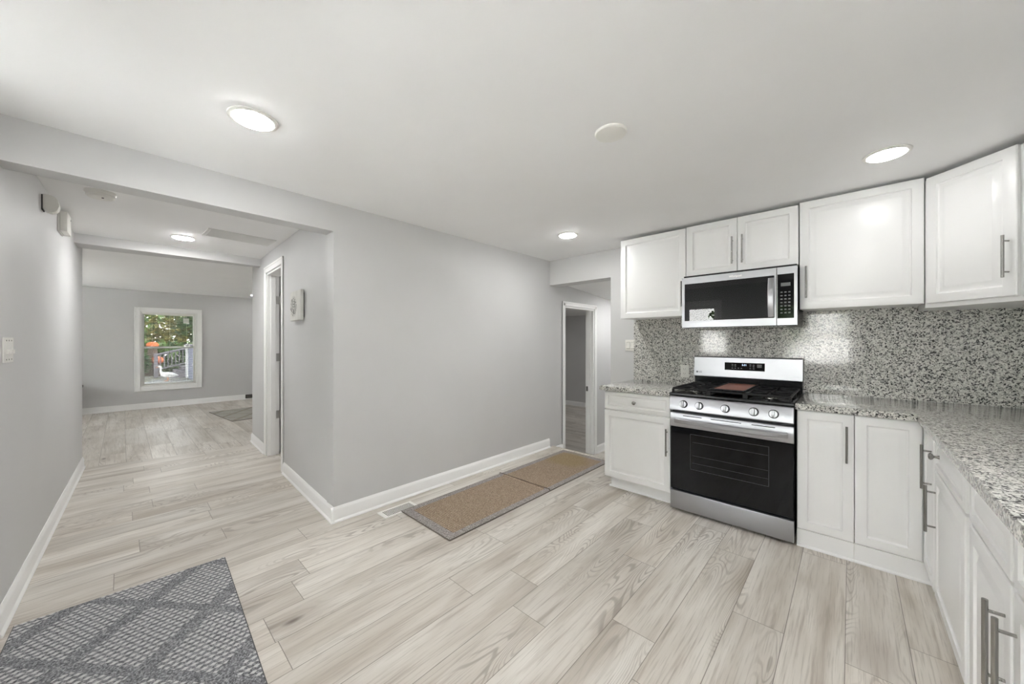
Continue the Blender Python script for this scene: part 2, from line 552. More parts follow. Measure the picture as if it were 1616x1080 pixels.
# stove wall with the header above the opening
struct('wall_stove', MB().box(-1.897, 1.10, YS, 3.79, LOW, CZ + 0.05).box(-2.75, -1.897, YS, 3.79, 2.0, CZ + 0.05), M_wall)
struct('wall_right', MB().box(0.95, 1.10, -1.12, 3.7, -0.02, CZ + 0.05), M_wall)
# long grey wall, then past the opening with the doorway of the lower room
D1, D2, DT = 3.925, 4.66, 1.765
struct('wall_grey', MB().box(-2.85, XG, 1.036, D1, LOW - 0.02, CZ + 0.05).box(-2.85, XG, D2, 6.05, LOW - 0.02, CZ + 0.05).box(-2.85, XG, D1, D2, DT, CZ + 0.05), M_wall)
struct('wall_landing', MB().box(-2.85, -1.3, 5.9, 6.05, LOW - 0.02, 2.2).box(-1.5, -1.35, 3.79, 5.95, LOW - 0.02, 2.2), M_wall)
struct('wall_lower_room', MB().box(-6.7, -2.7, 7.9, 8.05, LOW - 0.02, 2.1).box(-6.7, -6.55, 3.7, 8.05, LOW - 0.02, 2.1).box(-6.7, -2.85, 3.70, 3.82, LOW - 0.02, 2.1).box(-2.85, -2.7, 6.05, 8.05, LOW - 0.02, 2.1), M_wall)
# hallway right wall with doorway
HX1, HX2, HT = -4.87, -4.19, 2.075
def wq(xa, xb, z0, z1, th=0.12):
    return [(xa, yr(xa)), (xb, yr(xb)), (xb, yr(xb) + th), (xa, yr(xa) + th)], z0, z1
mb = MB()
for a in ((-5.72, HX1, -0.02, CZ + 0.05), (HX2, XG - 0.001, -0.02, CZ + 0.05), (HX1, HX2, HT, CZ + 0.05)): mb.prism(*wq(*a))
struct('wall_hall_right', mb, M_wall)
struct('wall_hall_left', MB().prism([(-2.72, yl(-2.72)), (-2.72, -1.1), (-2.86, -1.1), (-2.86, -0.55), (-5.80, -0.46), (-5.80, yl(-5.80))], -0.02, CZ + 0.05), M_wall)
struct('beam_near', MB().prism([(XG, yl(XG) - 0.02), (XG, 1.036), (-2.855, 1.045), (-2.855, yl(-2.85) - 0.02)], 2.098, CZ + 0.02), M_wall)
struct('beam_far', MB().prism([(-5.19, -0.32), (-5.19, 1.16), (-5.31, 1.16), (-5.47, -0.32)], 2.211, CZ + 0.02), M_wall)
struct('wall_bathroom', MB().box(-5.72, -2.85, 2.6, 2.72, -0.02, CZ + 0.05).box(-5.80, -5.70, 1.2, 3.7, -0.02, CZ + 0.05).box(-5.05, -4.93, 1.24, 2.65, -0.02, CZ + 0.05), M_wall)  # last box is an unseen wall added to darken the door slit
# back room
WX = -10.05
OW = (0.225, 1.075, 0.415, 1.905)      # window opening y0 y1 z0 z1
struct('wall_window', MB().box(WX - 0.15, WX, -2.7, OW[0], -0.02, CZ + 0.05).box(WX - 0.15, WX, OW[1], 3.7, -0.02, CZ + 0.05)
       .box(WX - 0.15, WX, OW[0], OW[1], -0.02, OW[2]).box(WX - 0.15, WX, OW[0], OW[1], OW[3], CZ + 0.05), M_wall)
SIDE = MB()
KC = (-9.0, -8.1, 0.8, 1.9); KD = (-6.5, -5.75, 0.9, 0.9001)
xs = [-10.2, KC[0], KC[1], KD[0], KD[1], -5.7]
for i in (0, 2, 4): SIDE.box(xs[i], xs[i + 1], -2.75, -2.6, -0.02, CZ + 0.05)
for k in (KC, KD):
    SIDE.box(k[0], k[1], -2.75, -2.6, -0.02, k[2]); SIDE.box(k[0], k[1], -2.75, -2.6, k[3], CZ + 0.05)
struct('wall_back_room', SIDE.box(-10.2, -5.7, 3.6, 3.75, -0.02, CZ + 0.05).box(-5.80, -5.68, -2.7, -0.44, -0.02, CZ + 0.05), M_wall)
# wall behind the camera with two windows
KA = (-2.32, -1.76, 1.02, 1.98); KB = (-0.93, 0.05, 0.88, 1.95)
mb = MB()
xs = [-2.9, KA[0], KA[1], KB[0], KB[1], 1.10]
for i in (0, 2, 4): mb.box(xs[i], xs[i + 1], -1.15, -1.0, -0.02, CZ + 0.05)
for k in (KA, KB):
    mb.box(k[0], k[1], -1.15, -1.0, -0.02, k[2]); mb.box(k[0], k[1], -1.15, -1.0, k[3], CZ + 0.05)
struct('wall_behind', mb, M_wall)

# baseboards: profile y = out from wall, z up
BP = [(0, 0), (-0.022, 0), (-0.022, 0.008), (-0.016, 0.016), (-0.013, 0.020), (-0.013, 0.088), (-0.010, 0.096), (-0.006, 0.104), (-0.003, 0.111), (0, 0.111)]
def base(mb, p, q, zo=0.0, prof=BP):
    """wall on the left-hand side of travel; face on the right"""
    p, q = Vector(p), Vector(q)
    d = q - p
    a = math.degrees(math.atan2(d.y, d.x))
    mb.M = T(p.x, p.y, zo, a)
    mb.prof(prof, 0, d.length)
    mb.M = Matrix.Identity(4)
mb = MB(); base(mb, (XG, 3.60), (XG, 1.035 - 0.013)) if False else None
# long grey wall: faces +x ; local -y must point to +x -> travel toward +y gives local -y = +x
mb.M = T(XG, 1.015, 0, 90); mb.prof(BP, 0, 2.575); struct('baseboard_grey_wall', mb, M_trim)
mb = MB()
def along(mb, xa, xb, yf, side, zo=0):
    """side -1: face looks to -y (travel +x); +1: face looks to +y (travel -x)"""
    if side < 0: base(mb, (xa, yf(xa)), (xb, yf(xb)), zo)
    else: base(mb, (xb, yf(xb)), (xa, yf(xa)), zo)
along(mb, -4.105, XG + 0.02, yr, -1)
along(mb, -5.735, -4.955, yr, -1)
struct('baseboard_hall_right', mb, M_trim)
mb = MB(); along(mb, -5.815, XG, yl, 1); struct('baseboard_hall_left', mb, M_trim)
mb = MB(); base(mb, (WX, -2.6), (WX, 3.6)); struct('baseboard_window_wall', mb, M_trim)
mb = MB(); base(mb, (XG, 4.722), (XG, 5.9), LOW)
base(mb, (XG, 3.665), (XG, 3.862), LOW, [(0, 0), (-0.016, 0), (-0.016, 0.30), (-0.010, 0.312), (0, 0.315)])
base(mb, (-6.6, 7.9), (-2.8, 7.9), LOW)
struct('baseboard_landing', mb, M_trim)

# ------------------------------------------------------------------ door frames and doors
def casing_profile(mb, x0, x1, z0, z1, wd=0.06, y=0.0, full=False):
    """door casing in a local frame facing -y around opening x0..x1, z0..z1"""
    e = 0.008
    for a, b in ((x0 - wd, x0 - e), (x1 + e, x1 + wd)):
        mb.box(a, b, y - 0.012, y, z0, z1 + wd, 0.003)
        m = a + wd * 0.62 if a < x0 - wd + 1e-6 else a
        o = (a, a + 0.022) if a < x0 else (b - 0.022, b)
        mb.box(o[0], o[1], y - 0.015, y, z0, z1 + wd, 0.003)
    mb.box(x0 - wd, x1 + wd, y - 0.012, y, z1 + e, z1 + wd, 0.003)
    mb.box(x0 - wd, x1 + wd, y - 0.018, y, z1 + wd - 0.022, z1 + wd, 0.003)
# hallway door (local x runs +X, face -Y). rotated with the wall
ha = math.degrees(math.atan(-0.0405))
Mh = T(HX1, yr(HX1), 0, ha)
wd_ = (HX2 - HX1) / math.cos(R(ha))
mb = MB(Mh); casing_profile(mb, 0, wd_, 0.0, HT, 0.078)
dr = struct('door_1', mb, M_trim)
mb = MB(Mh)
mb.box(-0.001, 0.016, 0.0, 0.12, 0, HT, 0.001); mb.box(wd_ - 0.016, wd_ + 0.001, 0.0, 0.12, 0, HT, 0.001); mb.box(0, wd_, 0.0, 0.12, HT - 0.016, HT + 0.001, 0.001)
mb.box(0.016, 0.028, 0.035, 0.082, 0, HT - 0.016, 0.001); mb.box(wd_ - 0.028, wd_ - 0.016, 0.035, 0.082, 0, HT - 0.016, 0.001)
mb.build('door_jamb', M_trim, dr)
# open slab swung into the bathroom
mb = MB(Mh)
DG = 0.134
M2 = Mh @ Matrix.Translation((0.016, DG, 0)) @ Matrix.Rotation(R(92), 4, 'Z')
mb.M = M2
mb.box(0.012, 0.64, -0.012, 0.022, 0.012, HT - 0.03, 0.002)
for za, zb in ((0.22, 0.88), (1.0, 1.90)):
    for xa, xb in ((0.10, 0.30), (0.36, 0.56)):
        mb.quadframe(xa, xb, za, zb, 0.018, -0.017, -0.012, 0.002)
slab = mb.build('door_slab', M_trim, dr)
for z in (0.463, 1.123, 1.784):
    mb = MB(Mh)
    mb.box(0.0155, 0.019, 0.088, 0.124, z - 0.045, z + 0.045, 0.001)
    mb.cyl((0.022, 0.127, z - 0.045), (0.022, 0.127, z + 0.045), 0.006, 12)
    mb.box(0.0155, 0.024, 0.1335, 0.150, z - 0.045, z + 0.045, 0.001)
    mb.build('hinge', M_hinge, dr)
# lower-room door frame on the X = XG wall: local x = +Y, face toward +X
Mg = T(XG, D1, 0, 90)
mb = MB(Mg); casing_profile(mb, 0, D2 - D1, LOW, DT, 0.062)
dr2 = struct('door_2', mb, M_trim)
mb = MB(Mg)
w2 = D2 - D1
mb.box(-0.001, 0.016, 0, 0.13, LOW, DT, 0.001); mb.box(w2 - 0.016, w2 + 0.001, 0, 0.13, LOW, DT, 0.001); mb.box(0, w2, 0, 0.13, DT - 0.016, DT + 0.001, 0.001)
mb.box(w2 - 0.028, w2 - 0.016, 0.045, 0.085, LOW, DT - 0.016, 0.001)
mb.build('door_jamb', M_trim, dr2)
MB(Mg).box(w2 - 0.018, w2 - 0.0155, 0.09, 0.12, 0.58, 0.65, 0.0005).build('strike_plate', M_pull, dr2)

# ------------------------------------------------------------------ windows
def window(name, M, w_, z0, z1, cas=0.075, railz=None, glass=None):
    """local frame: x across, -y into the room, opening 0..w_, wall face y=0, wall 0.15 thick"""
    mb = MB(M)
    mb.quadframe(-cas, w_ + cas, z0 - cas, z1 + cas, cas + 0.004, -0.016, 0.0, 0.003)
    mb.quadframe(-cas, w_ + cas, z0 - cas, z1 + cas, 0.018, -0.022, 0.0, 0.003)
    win = mb.build(name, M_trim, None); win['kind'] = 'structure'
    mb = MB(M); mb.quadframe(0, w_, z0, z1, 0.03, 0.0, 0.14, 0.001)
    mb.build('window_frame', M_vinyl, win)
    rz = railz if railz else (z0 + z1) / 2
    for nm, za, zb, y in (('upper_sash', rz - 0.015, z1 - 0.028, 0.085), ('lower_sash', z0 + 0.028, rz + 0.018, 0.050)):
        mb = MB(M); mb.quadframe(0.028, w_ - 0.028, za, zb, 0.036, y, y + 0.03, 0.003)
        sh = mb.build(nm, M_vinyl, win)
        MB(M).box(0.062, w_ - 0.062, y + 0.012, y + 0.016, za + 0.034, zb - 0.034).build('glass_pane', glass or M_glass, sh, 0)
    return win
def blind(M, w_, z0, z1, label, group=None, loc=(0, 0, 0), pitch=0.021, y=0.02):
    t = thing('window_blind', label, 'blinds', loc, 0, group)
    MB(M).box(0.034, w_ - 0.034, y - 0.014, y + 0.014, z1 - 0.06, z1 - 0.03, 0.002).build('headrail', M_white, t)
    mb = MB(M)
    z = z1 - 0.075
    while z > z0 + 0.05:
        mb.box(0.036, w_ - 0.036, y - 0.011, y + 0.011, z, z + 0.0018)
        z -= pitch
    mb.build('slats', M_white, t, 0)
    MB(M).box(0.036, w_ - 0.036, y - 0.012, y + 0.012, z0 + 0.032, z0 + 0.046, 0.002).build('bottom_rail', M_white, t)
    mb = MB(M)
    for f in (0.2, 0.5, 0.8): mb.cyl((w_ * f, y - 0.013, z0 + 0.04), (w_ * f, y - 0.013, z1 - 0.05), 0.0012, 6)
    mb.build('ladder_cord', M_white, t)
    return t
# back room window: face +X, local x = +Y  (rotate 90: x->+Y, -y -> +X)
Mw = T(WX, OW[0], 0, 90)
window('window_1', Mw, OW[1] - OW[0], OW[2], OW[3], 0.072, 1.19, M_glass_dimmed)
blind(Mw, OW[1] - OW[0], OW[2], OW[3], 'open white mini blind in the back room window overlooking the garden', loc=(WX, 0.65, OW[3]))
MB(Mw @ Matrix.Translation((0.68, 0.045, 1.74))).box(-0.045, 0.045, 0.05, 0.0515, -0.05, 0.05).build('window_sticker', M_white, bpy.data.objects['window_1'])
# windows behind the camera: face +Y, local x = -X
MkA = T(KA[1], -1.0, 0, 180); MkB = T(KB[1], -1.0, 0, 180)
window('window_2', MkA, KA[1] - KA[0], KA[2], KA[3])
window('window_3', MkB, KB[1] - KB[0], KB[2], KB[3])
window('window_added_4', T(KC[1], -2.6, 0, 180), KC[1] - KC[0], KC[2], KC[3])  # unseen window added to let daylight into the back room
blind(MkB, KB[1] - KB[0], KB[2], KB[3], 'open white mini blind in the kitchen window behind the camera', loc=(-0.44, -1.0, KB[3]), pitch=0.03)

# ------------------------------------------------------------------ ceiling fittings
def ceil_light(label):
    t = thing('recessed_light', label, 'ceiling light', (0, 0, CZ), 0, 'recessed ceiling lights')
    MB().lathe([(0.095, 0.0), (0.095, -0.004), (0.090, -0.007), (0.078, -0.008), (0.076, 0.0)], n=40).build('trim_ring', M_white, t)
    MB().lathe([(0.0755, -0.002), (0.0755, -0.0095), (0.070, -0.0125), (0.055, -0.015), (0.030, -0.0165), (0.002, -0.017)], n=40).build('diffuser', M_lamp, t)
    for c in t.children:                       # meshes were built about the world origin
        for v in c.data.vertices: v.co.z += CZ
    return t
L0 = ceil_light('large glowing round recessed ceiling light nearest the beam at upper left')
L0.location = (-1.958, 0.400, CZ)
def lamp_at(loc, label, power):
    r = dup(L0, loc, label)
    for c in r.children:
        if c.name.startswith('diffuser'):
            c.data = c.data.copy()
            c.data.materials.clear()
            c.data.materials.append(plain('lamp_diffuser', (1, 1, 1, 1), 0.5, emit=(1.0, 0.995, 0.985, 1), estr=power))
lamp_at((0.14, 2.768, CZ), 'glowing round recessed ceiling light above the white upper cabinets', 30)
lamp_at((-1.932, 2.835, CZ), 'glowing round recessed ceiling light over the brown runner near the opening', 100)
lamp_at((-4.669, 0.395, CZ), 'glowing round recessed ceiling light in the hallway between the two beams', 200)
lamp_at((-9.30, 1.93, CZ), 'tiny glowing recessed light by the far room wall edge', 45)
lamp_at((0.14, 0.40, CZ), 'unseen round recessed ceiling light assumed beside the camera', 190)  # unseen lamp assumed from the ceiling grid, strengthened to brighten the right side
lamp_at((-7.0, -1.6, CZ), 'unseen recessed light added on the left side of the back room', 75)  # unseen lamp added to light the back room from the left
lamp_at((-7.3, 2.7, CZ), 'unseen recessed light added on the right side of the back room', 75)  # unseen lamp added to light the back room from the right
lamp_at((-3.55, 1.95, CZ), 'unseen recessed light added in the bathroom behind the hallway door', 60)  # unseen lamp added to brighten the open door slab
lamp_at((-2.15, 5.0, 1.945), 'round ceiling light over the sunken landing', 120)
lamp_at((-3.75, 6.95, 1.97), 'small glowing ceiling light seen through the far doorway', 70)
lamp_at((-5.3, 5.5, 1.97), 'unseen ceiling light added deep in the lower room', 70)  # unseen extra lamp added to fill the lower room

t = thing('ceiling_cover', 'blank round white cover plate on the kitchen ceiling', 'ceiling cover', (-0.836, 1.587, CZ))
MB(T(-0.836, 1.587, CZ)).lathe([(0.074, 0), (0.074, -0.006), (0.070, -0.011), (0.055, -0.015), (0.025, -0.018), (0.001, -0.018)], n=40).build('cover', M_white, t)
tag(t, None, None)
t = thing('smoke_detector', 'white round smoke detector on the hallway ceiling behind the near beam', 'smoke detector', (-3.66, -0.10, CZ))
MB(T(-3.66, -0.10, CZ)).lathe([(0.075, 0), (0.075, -0.010), (0.070, -0.018)], n=36).build('mounting_plate', M_white, t)
MB(T(-3.66, -0.10, CZ)).lathe([(0.068, -0.016), (0.068, -0.030), (0.058, -0.040), (0.030, -0.044), (0.001, -0.044)], n=36).build('sensor_dome', M_white, t)
MB(T(-3.66, -0.10, CZ)).lathe([(0.006, -0.04), (0.006, -0.046), (0.001, -0.047)], (0.03, 0.01, 0), n=12).build('indicator', M_dark, t)
M_grille = paint('grille_paint', srgb(226, 226, 224), 0.5)
t = thing('ceiling_vent', 'long flat grey vent panel on the hallway ceiling beside the door', 'vent', (-4.27, 0.77, CZ), 2.0)
Mv = T(-4.27, 0.77, CZ, 2.0)
mb = MB(Mv); mb.box(-0.15, 0.15, -0.265, 0.262, -0.006, 0.0, 0.002); mb.build('panel', M_grille, t)
mb = MB(Mv)
for i in range(11):
    x = -0.125 + i * 0.025
    mb.box(x - 0.008, x + 0.008, -0.24, 0.24, -0.0085, -0.0055)
mb.build('louvre', M_grille, t)

# ------------------------------------------------------------------ wall fittings
def on_left(x): return yl(x)
al = math.degrees(math.atan(-0.031)) + 180   # local x = -X, face +Y
# security siren / motion sensor
Ms = T(-3.72, yl(-3.72), 0, al)
t = thing('motion_sensor', 'small white rounded motion sensor high on the hallway left wall', 'sensor', (-3.72, yl(-3.72), 2.13))
MB(Ms).box(0.0, 0.072, -0.005, 0.0, 2.135, 2.232, 0.001).build('backplate', M_dark, t)
mb = MB(Ms)
pts = [(0, 2.235), (-0.035, 2.235), (-0.058, 2.215), (-0.066, 2.175), (-0.056, 2.14), (-0.03, 2.125), (0, 2.14)]
mb.prof([(y - 0.005, z) for y, z in pts], 0.0, 0.07)
bmesh.ops.bevel(mb.bm, geom=list(mb.bm.edges), offset=0.004, segments=2, affect='EDGES')
mb.build('housing', M_white, t)
Mc = T(-4.30, yl(-4.30), 0, al)
t = thing('door_chime', 'white rectangular door chime box under the hallway ceiling', 'door chime', (-4.30, yl(-4.30), 2.13))
MB(Mc).box(0.0, 0.20, -0.012, 0.0, 2.125, 2.285, 0.002).build('base_plate', M_white, t)
MB(Mc).box(0.004, 0.196, -0.048, -0.013, 2.13, 2.28, 0.004, 2).build('cover', M_white, t)
MB(Mc).box(0.17, 0.178, -0.0495, -0.047, 2.245, 2.255).build('slot', M_dark, t)

def plate(name, label, cat, M, w_, h, gangs, kind, loc):
    """face toward local -y, centre at local origin"""
    t = thing(name, label, cat, loc)
    MB(M).box(-w_ / 2, w_ / 2, -0.006, 0.0, -h / 2, h / 2, 0.002, 2).build('cover_plate', M_white, t)
    for g in range(gangs):
        cx = (g - (gangs - 1) / 2) * 0.046
        if kind == 'rocker':
            mb = MB(M); mb.prof([(-0.006, -0.033), (-0.012, -0.030), (-0.007, 0.0), (-0.009, 0.030), (-0.006, 0.033)], cx - 0.0165, cx + 0.0165)
            mb.build('rocker', M_white, t)
            MB(M).box(cx - 0.018, cx + 0.018, -0.0065, -0.005, -0.0345, 0.0345).build('rocker_gap', M_dark, t)
        elif kind == 'toggle':
            MB(M).box(cx - 0.005, cx + 0.005, -0.016, -0.006, -0.018, 0.002, 0.001).build('toggle', M_white, t)
            for z in (-0.045, 0.045): MB(M).cyl((cx, -0.0075, z), (cx, -0.005, z), 0.0035, 10).build('screw', M_pull, t)
        else:
            for z in (-0.021, 0.021):
                MB(M).box(cx - 0.017, cx + 0.017, -0.009, -0.006, z - 0.014, z + 0.014, 0.003, 2).build('socket', M_white, t)
                mb = MB(M)
                mb.box(cx - 0.0085, cx - 0.0065, -0.0095, -0.0085, z - 0.004, z + 0.006)
                mb.box(cx + 0.0055, cx + 0.0080, -0.0095, -0.0085, z - 0.003, z + 0.005)
                mb.cyl((cx, -0.0095, z - 0.009), (cx, -0.0085, z - 0.009), 0.002, 8)
                mb.build('slot', M_dark, t)
    return t
xs_ = -2.92
plate('light_switch', 'white multi gang switch plate on the left wall at the frame edge', 'light switch', T(xs_, yl(xs_), 1.262, al), 0.17, 0.118, 3, 'toggle', (xs_, yl(xs_), 1.262))
plate('light_switch', 'white double switch plate on the wall left of the granite backsplash', 'light switch', T(-1.672, YS, 1.265), 0.112, 0.115, 2, 'rocker', (-1.672, YS, 1.265))
plate('wall_outlet', 'white duplex outlet on the granite backsplash left of the range', 'outlet', T(-1.133, 3.58, 1.028), 0.073, 0.115, 1, 'outlet', (-1.133, 3.58, 1.028))

# small wall art
M_canvas = None
def art_mat():
    t = NT('botanical_print')
    p = t.pos()
    s_ = t.n('SeparateXYZ'); t.l(p, s_.inputs[0])
    grain = t.noise(t.comb(t.math('MULTIPLY', s_.outputs[0], 60.0), 0.0, t.math('MULTIPLY', s_.outputs[2], 5.0)), 1, 3)
    base = t.mix(grain, srgb(226, 225, 220), srgb(196, 195, 190))
    ex = t.math('DIVIDE', t.math('ADD', s_.outputs[0], 0.055), 0.095)
    ez = t.math('DIVIDE', t.math('ADD', s_.outputs[2], 0.005), 0.085)
    d = t.math('SQRT', t.math('ADD', t.math('MULTIPLY', ex, ex), t.math('MULTIPLY', ez, ez)))
    leaf = t.noise(p, 95, 2, 0.6)
    m = t.math('MULTIPLY', t.smooth(leaf, 0.49, 0.54), t.smooth(d, 1.2, 0.85))
    return t.bsdf(t.mix(m, base, srgb(62, 60, 58)), 0.8)
t = thing('wall_art', 'small white wooden plaque with dark botanical print on hallway wall', 'picture', (-3.575, yr(-3.575), 1.62), ha)
Ma = T(-3.575, yr(-3.575), 1.62, ha)
mb = MB(Ma); mb.box(-0.165, 0.165, -0.034, -0.010, -0.13, 0.13, 0.002); mb.build('print_block', art_mat(), t)
mb = MB(Ma); mb.box(-0.14, 0.14, -0.010, 0.0, -0.105, 0.105); mb.build('backing', M_dark, t)

# floor register and wall register
t = thing('floor_register', 'white metal floor register beside the baseboard at the rug corner', 'vent', (-2.56, 1.45, 0))
mb = MB(); mb.box(-2.625, -2.497, 1.312, 1.60, 0.0, 0.006, 0.003); mb.build('plate', M_white, t)
mb = MB()
for i in range(5):
    for j in range(20):
        x = -2.600 + i * 0.0185; y = 1.345 + j * 0.0115
        mb.box(x, x + 0.014, y, y + 0.0055, 0.0055, 0.0066)
mb.build('slot', M_dark, t)
t = thing('wall_register', 'small dark grey register set in the far window wall baseboard', 'vent', (WX, 1.99, 0.02))
MB().box(WX, WX + 0.03, 1.90, 2.10, 0.022, 0.105, 0.002).build('register_frame', M_dark, t)
mb = MB()
for i in range(4): mb.box(WX + 0.028, WX + 0.034, 1.915, 2.085, 0.034 + i * 0.017, 0.041 + i * 0.017)
mb.build('louvre', M_pull, t)
# dark console table peeking past the hallway wall
t = thing('console_table', 'black low console table just showing past the hallway left wall', 'table', (-9.75, -1.1, 0))
MB().box(-10.0, -9.45, -1.75, -0.478, 0.50, 0.535, 0.003).build('tabletop', M_iron, t)
for x in (-9.96, -9.49):
    for y in (-1.70, -0.56):
        MB().box(x - 0.02, x + 0.02, y - 0.02, y + 0.02, 0, 0.50, 0.002).build('leg', M_iron, t)

# ------------------------------------------------------------------ cabinet parts
DOOR = [(0.0, 0.004), (0.003, 0.001), (0.006, 0.0), (0.050, 0.0), (0.053, 0.008), (0.059, 0.012), (0.064, 0.012), (0.088, 0.0015), (0.091, 0.001)]
DRAW = [(0.0, 0.004), (0.003, 0.001), (0.006, 0.0), (0.030, 0.0), (0.033, 0.007), (0.037, 0.010), (0.041, 0.010), (0.057, 0.0015), (0.060, 0.001)]
def door(parent, M, x0, x1, z0, z1, handle=None, name='door', prof=DOOR, hz=None):
    g = 0.0015
    mb = MB(M); mb.panel(x0 + g, x1 - g, z0 + g, z1 - g, prof, 0.020)
    d = mb.build(name, M_cab, parent, 25)
    if handle is not None:
        if name == 'drawer':
            hx, hz_ = handle
            mb = MB(M)
            mb.lathe([(0.0085, 0.001), (0.0075, -0.002), (0.005, -0.008), (0.005, -0.014), (0.012, -0.019), (0.0155, -0.024), (0.0155, -0.027), (0.012, -0.031), (0.006, -0.033), (0.001, -0.0335)], (hx, 0, hz_), 'y', 24)
            mb.build('knob', M_pull, d)
        else:
            hx, za, zb = handle
            mb = MB(M)
            mb.cyl((hx, -0.032, za), (hx, -0.032, zb), 0.006, 18)
            for z in (za + 0.028, zb - 0.028): mb.cyl((hx, 0.0015, z), (hx, -0.030, z), 0.0042, 12)
            mb.build('handle', M_pull, d)
    return d

# ---- base cabinets
FY = 2.94; BZ0, BZ1 = 0.112, 0.868
t = thing('base_cabinet', 'white base cabinet with one drawer and one door left of the range', 'cabinet', (-1.32, 3.27, 0))
MB().box(-1.605, -1.037, FY + 0.021, YS - 0.002, 0.10, 0.872, 0.001).build('carcass', M_cab, t)
mb = MB(); mb.box(-1.585, -1.037, 3.02, YS - 0.01, 0.0, 0.10); mb.M = T(-1.598, 3.02, 0); mb.prof([(0, 0), (-0.013, 0), (-0.012, 0.007), (-0.007, 0.012), (0, 0.014)], 0, 0.56); mb.build('toe_kick', M_cab, t)
M0 = T(0, FY, 0)
door(t, M0, -1.611, -1.037, 0.708, 0.866, (-1.328, 0.787), 'drawer', DRAW)
door(t, M0, -1.611, -1.037, 0.108, 0.700, (-1.062, 0.402, 0.615))

t = thing('base_cabinet', 'narrow white single door base cabinet immediately right of the range', 'cabinet', (-0.12, 3.27, 0))
MB().box(-0.252, 0.014, FY + 0.021, YS - 0.002, 0.105, 0.872, 0.001).build('carcass', M_cab, t)
mb = MB(); mb.box(-0.252, 0.0145, 2.952, 2.97, 0.0, 0.106); mb.M = T(-0.252, 2.952, 0); mb.prof([(0, 0), (-0.013, 0), (-0.012, 0.007), (-0.007, 0.012), (0, 0.014)], 0, 0.266); mb.build('toe_kick', M_cab, t)
door(t, M0, -0.252, 0.0165, 0.112, BZ1, (-0.017, 0.584, 0.800))

FX = 0.287
t = thing('base_cabinet', 'white corner base cabinet with hinged doors meeting at the inside corner', 'cabinet', (0.6, 3.25, 0))
MB().prism([(0.018, FY + 0.021), (FX + 0.021, FY + 0.021), (FX + 0.021, 2.608), (0.948, 2.608), (0.948, YS - 0.002), (0.018, YS - 0.002)], 0.105, 0.872).build('carcass', M_cab, t)
mb = MB(); mb.box(0.0155, 0.33, 2.952, 2.97, 0.0, 0.106); mb.box(0.33, 0.35, 2.61, 2.97, 0.0, 0.106); mb.M = T(0.0155, 2.952, 0); mb.prof([(0, 0), (-0.013, 0), (-0.012, 0.007), (-0.007, 0.012), (0, 0.014)], 0, 0.30); mb.build('toe_kick', M_cab, t)
door(t, M0, 0.0165, FX - 0.001, 0.112, BZ1)
MR = T(FX, FY, 0, -90)                    # local x = distance from the corner toward the camera
door(t, MR, 0.004, 0.322, 0.112, BZ1, (0.262, 0.580, 0.795))

def run_cab(label, y_far, y_near, doors, drawers):
    t = thing('base_cabinet', label, 'cabinet', (0.62, (y_far + y_near) / 2, 0))
    MB().box(FX + 0.021, 0.948, y_near, y_far, 0.105, 0.872, 0.001).build('carcass', M_cab, t)
    MB().box(0.36, 0.94, y_near, y_far, 0.0, 0.105).build('toe_kick', M_cab, t)
    for a, b, h in drawers: door(t, MR, a, b, 0.708, 0.866, h, 'drawer', DRAW)
    for a, b, h in doors: door(t, MR, a, b, 0.112, 0.700, h)
    return t
run_cab('white base cabinet with knobbed drawer next to the corner on the right run', 2.606, 1.945,
        [(0.350, 0.962, (0.382, 0.415, 0.631))], [(0.350, 0.962, (0.47, 0.787))])
run_cab('nearest white base cabinet on the right with paired long bar pulls', 1.943, 1.03,
        [(1.03, 1.452, (1.412, 0.41, 0.632)), (1.474, 1.90, (1.500, 0.41, 0.632))], [(1.03, 1.452, None), (1.474, 1.90, None)])

# ---- countertops and backsplash
t = MB().prism([(-1.64, 2.905), (-1.030, 2.905), (-1.030, 3.578), (-1.64, 3.578)], 0.874, 0.912, 0.006).build('countertop', M_granite)
tag(t, 'short speckled granite countertop on the cabinet left of the range', 'countertop')
t = MB().prism([(-0.257, 2.905), (0.262, 2.905), (0.262, 1.02), (0.948, 1.02), (0.948, 3.578), (-0.257, 3.578)], 0.874, 0.912, 0.006).build('countertop', M_granite)
tag(t, 'L-shaped speckled granite countertop running right of the range', 'countertop')
t = MB().box(-1.627, 0.949, 3.58, 3.5995, 0.912, 1.56).build('backsplash', M_granite)
tag(t, 'tall polished speckled granite backsplash on the stove wall', 'backsplash')

# ---- upper cabinets
UY = 3.25
MU = T(0, UY, 0)
def upper(label, x0, x1, z0, z1, doors):
    t = thing('upper_cabinet', label, 'cabinet', ((x0 + x1) / 2, 3.43, z0))
    MB().box(x0 + 0.001, x1 - 0.001, UY + 0.021, YS - 0.001 if z0 > 1.6 else 3.5785, z0 + 0.006, z1 - 0.002, 0.001).build('carcass', M_cab, t)
    for a, b, h in doors: door(t, MU, a, b, z0, z1, h)
    return t
upper('white upper cabinet with one wide door left of the microwave', -1.612, -1.020, 1.519, 2.266, [(-1.612, -1.020, (-1.047, 1.60, 1.815))])
upper('short white two door upper cabinet above the microwave', -1.017, -0.268, 1.845, 2.270, [(-1.017, -0.645, (-0.674, 1.908, 2.119)), (-0.643, -0.268, (-0.607, 1.907, 2.122))])
upper('white upper cabinet with single wide door right of the microwave', -0.264, 0.322, 1.527, 2.281, [(-0.264, 0.322, (-0.225, 1.606, 1.825))])
t = thing('upper_cabinet', 'diagonal white corner upper cabinet with vertical bar pull', 'cabinet', (0.65, 3.3, 1.5))
MB().prism([(0.326, 3.272), (0.624, 2.974), (0.948, 2.974), (0.948, 3.5785), (0.326, 3.5785)], 1.502, 2.264).build('carcass', M_cab, t)
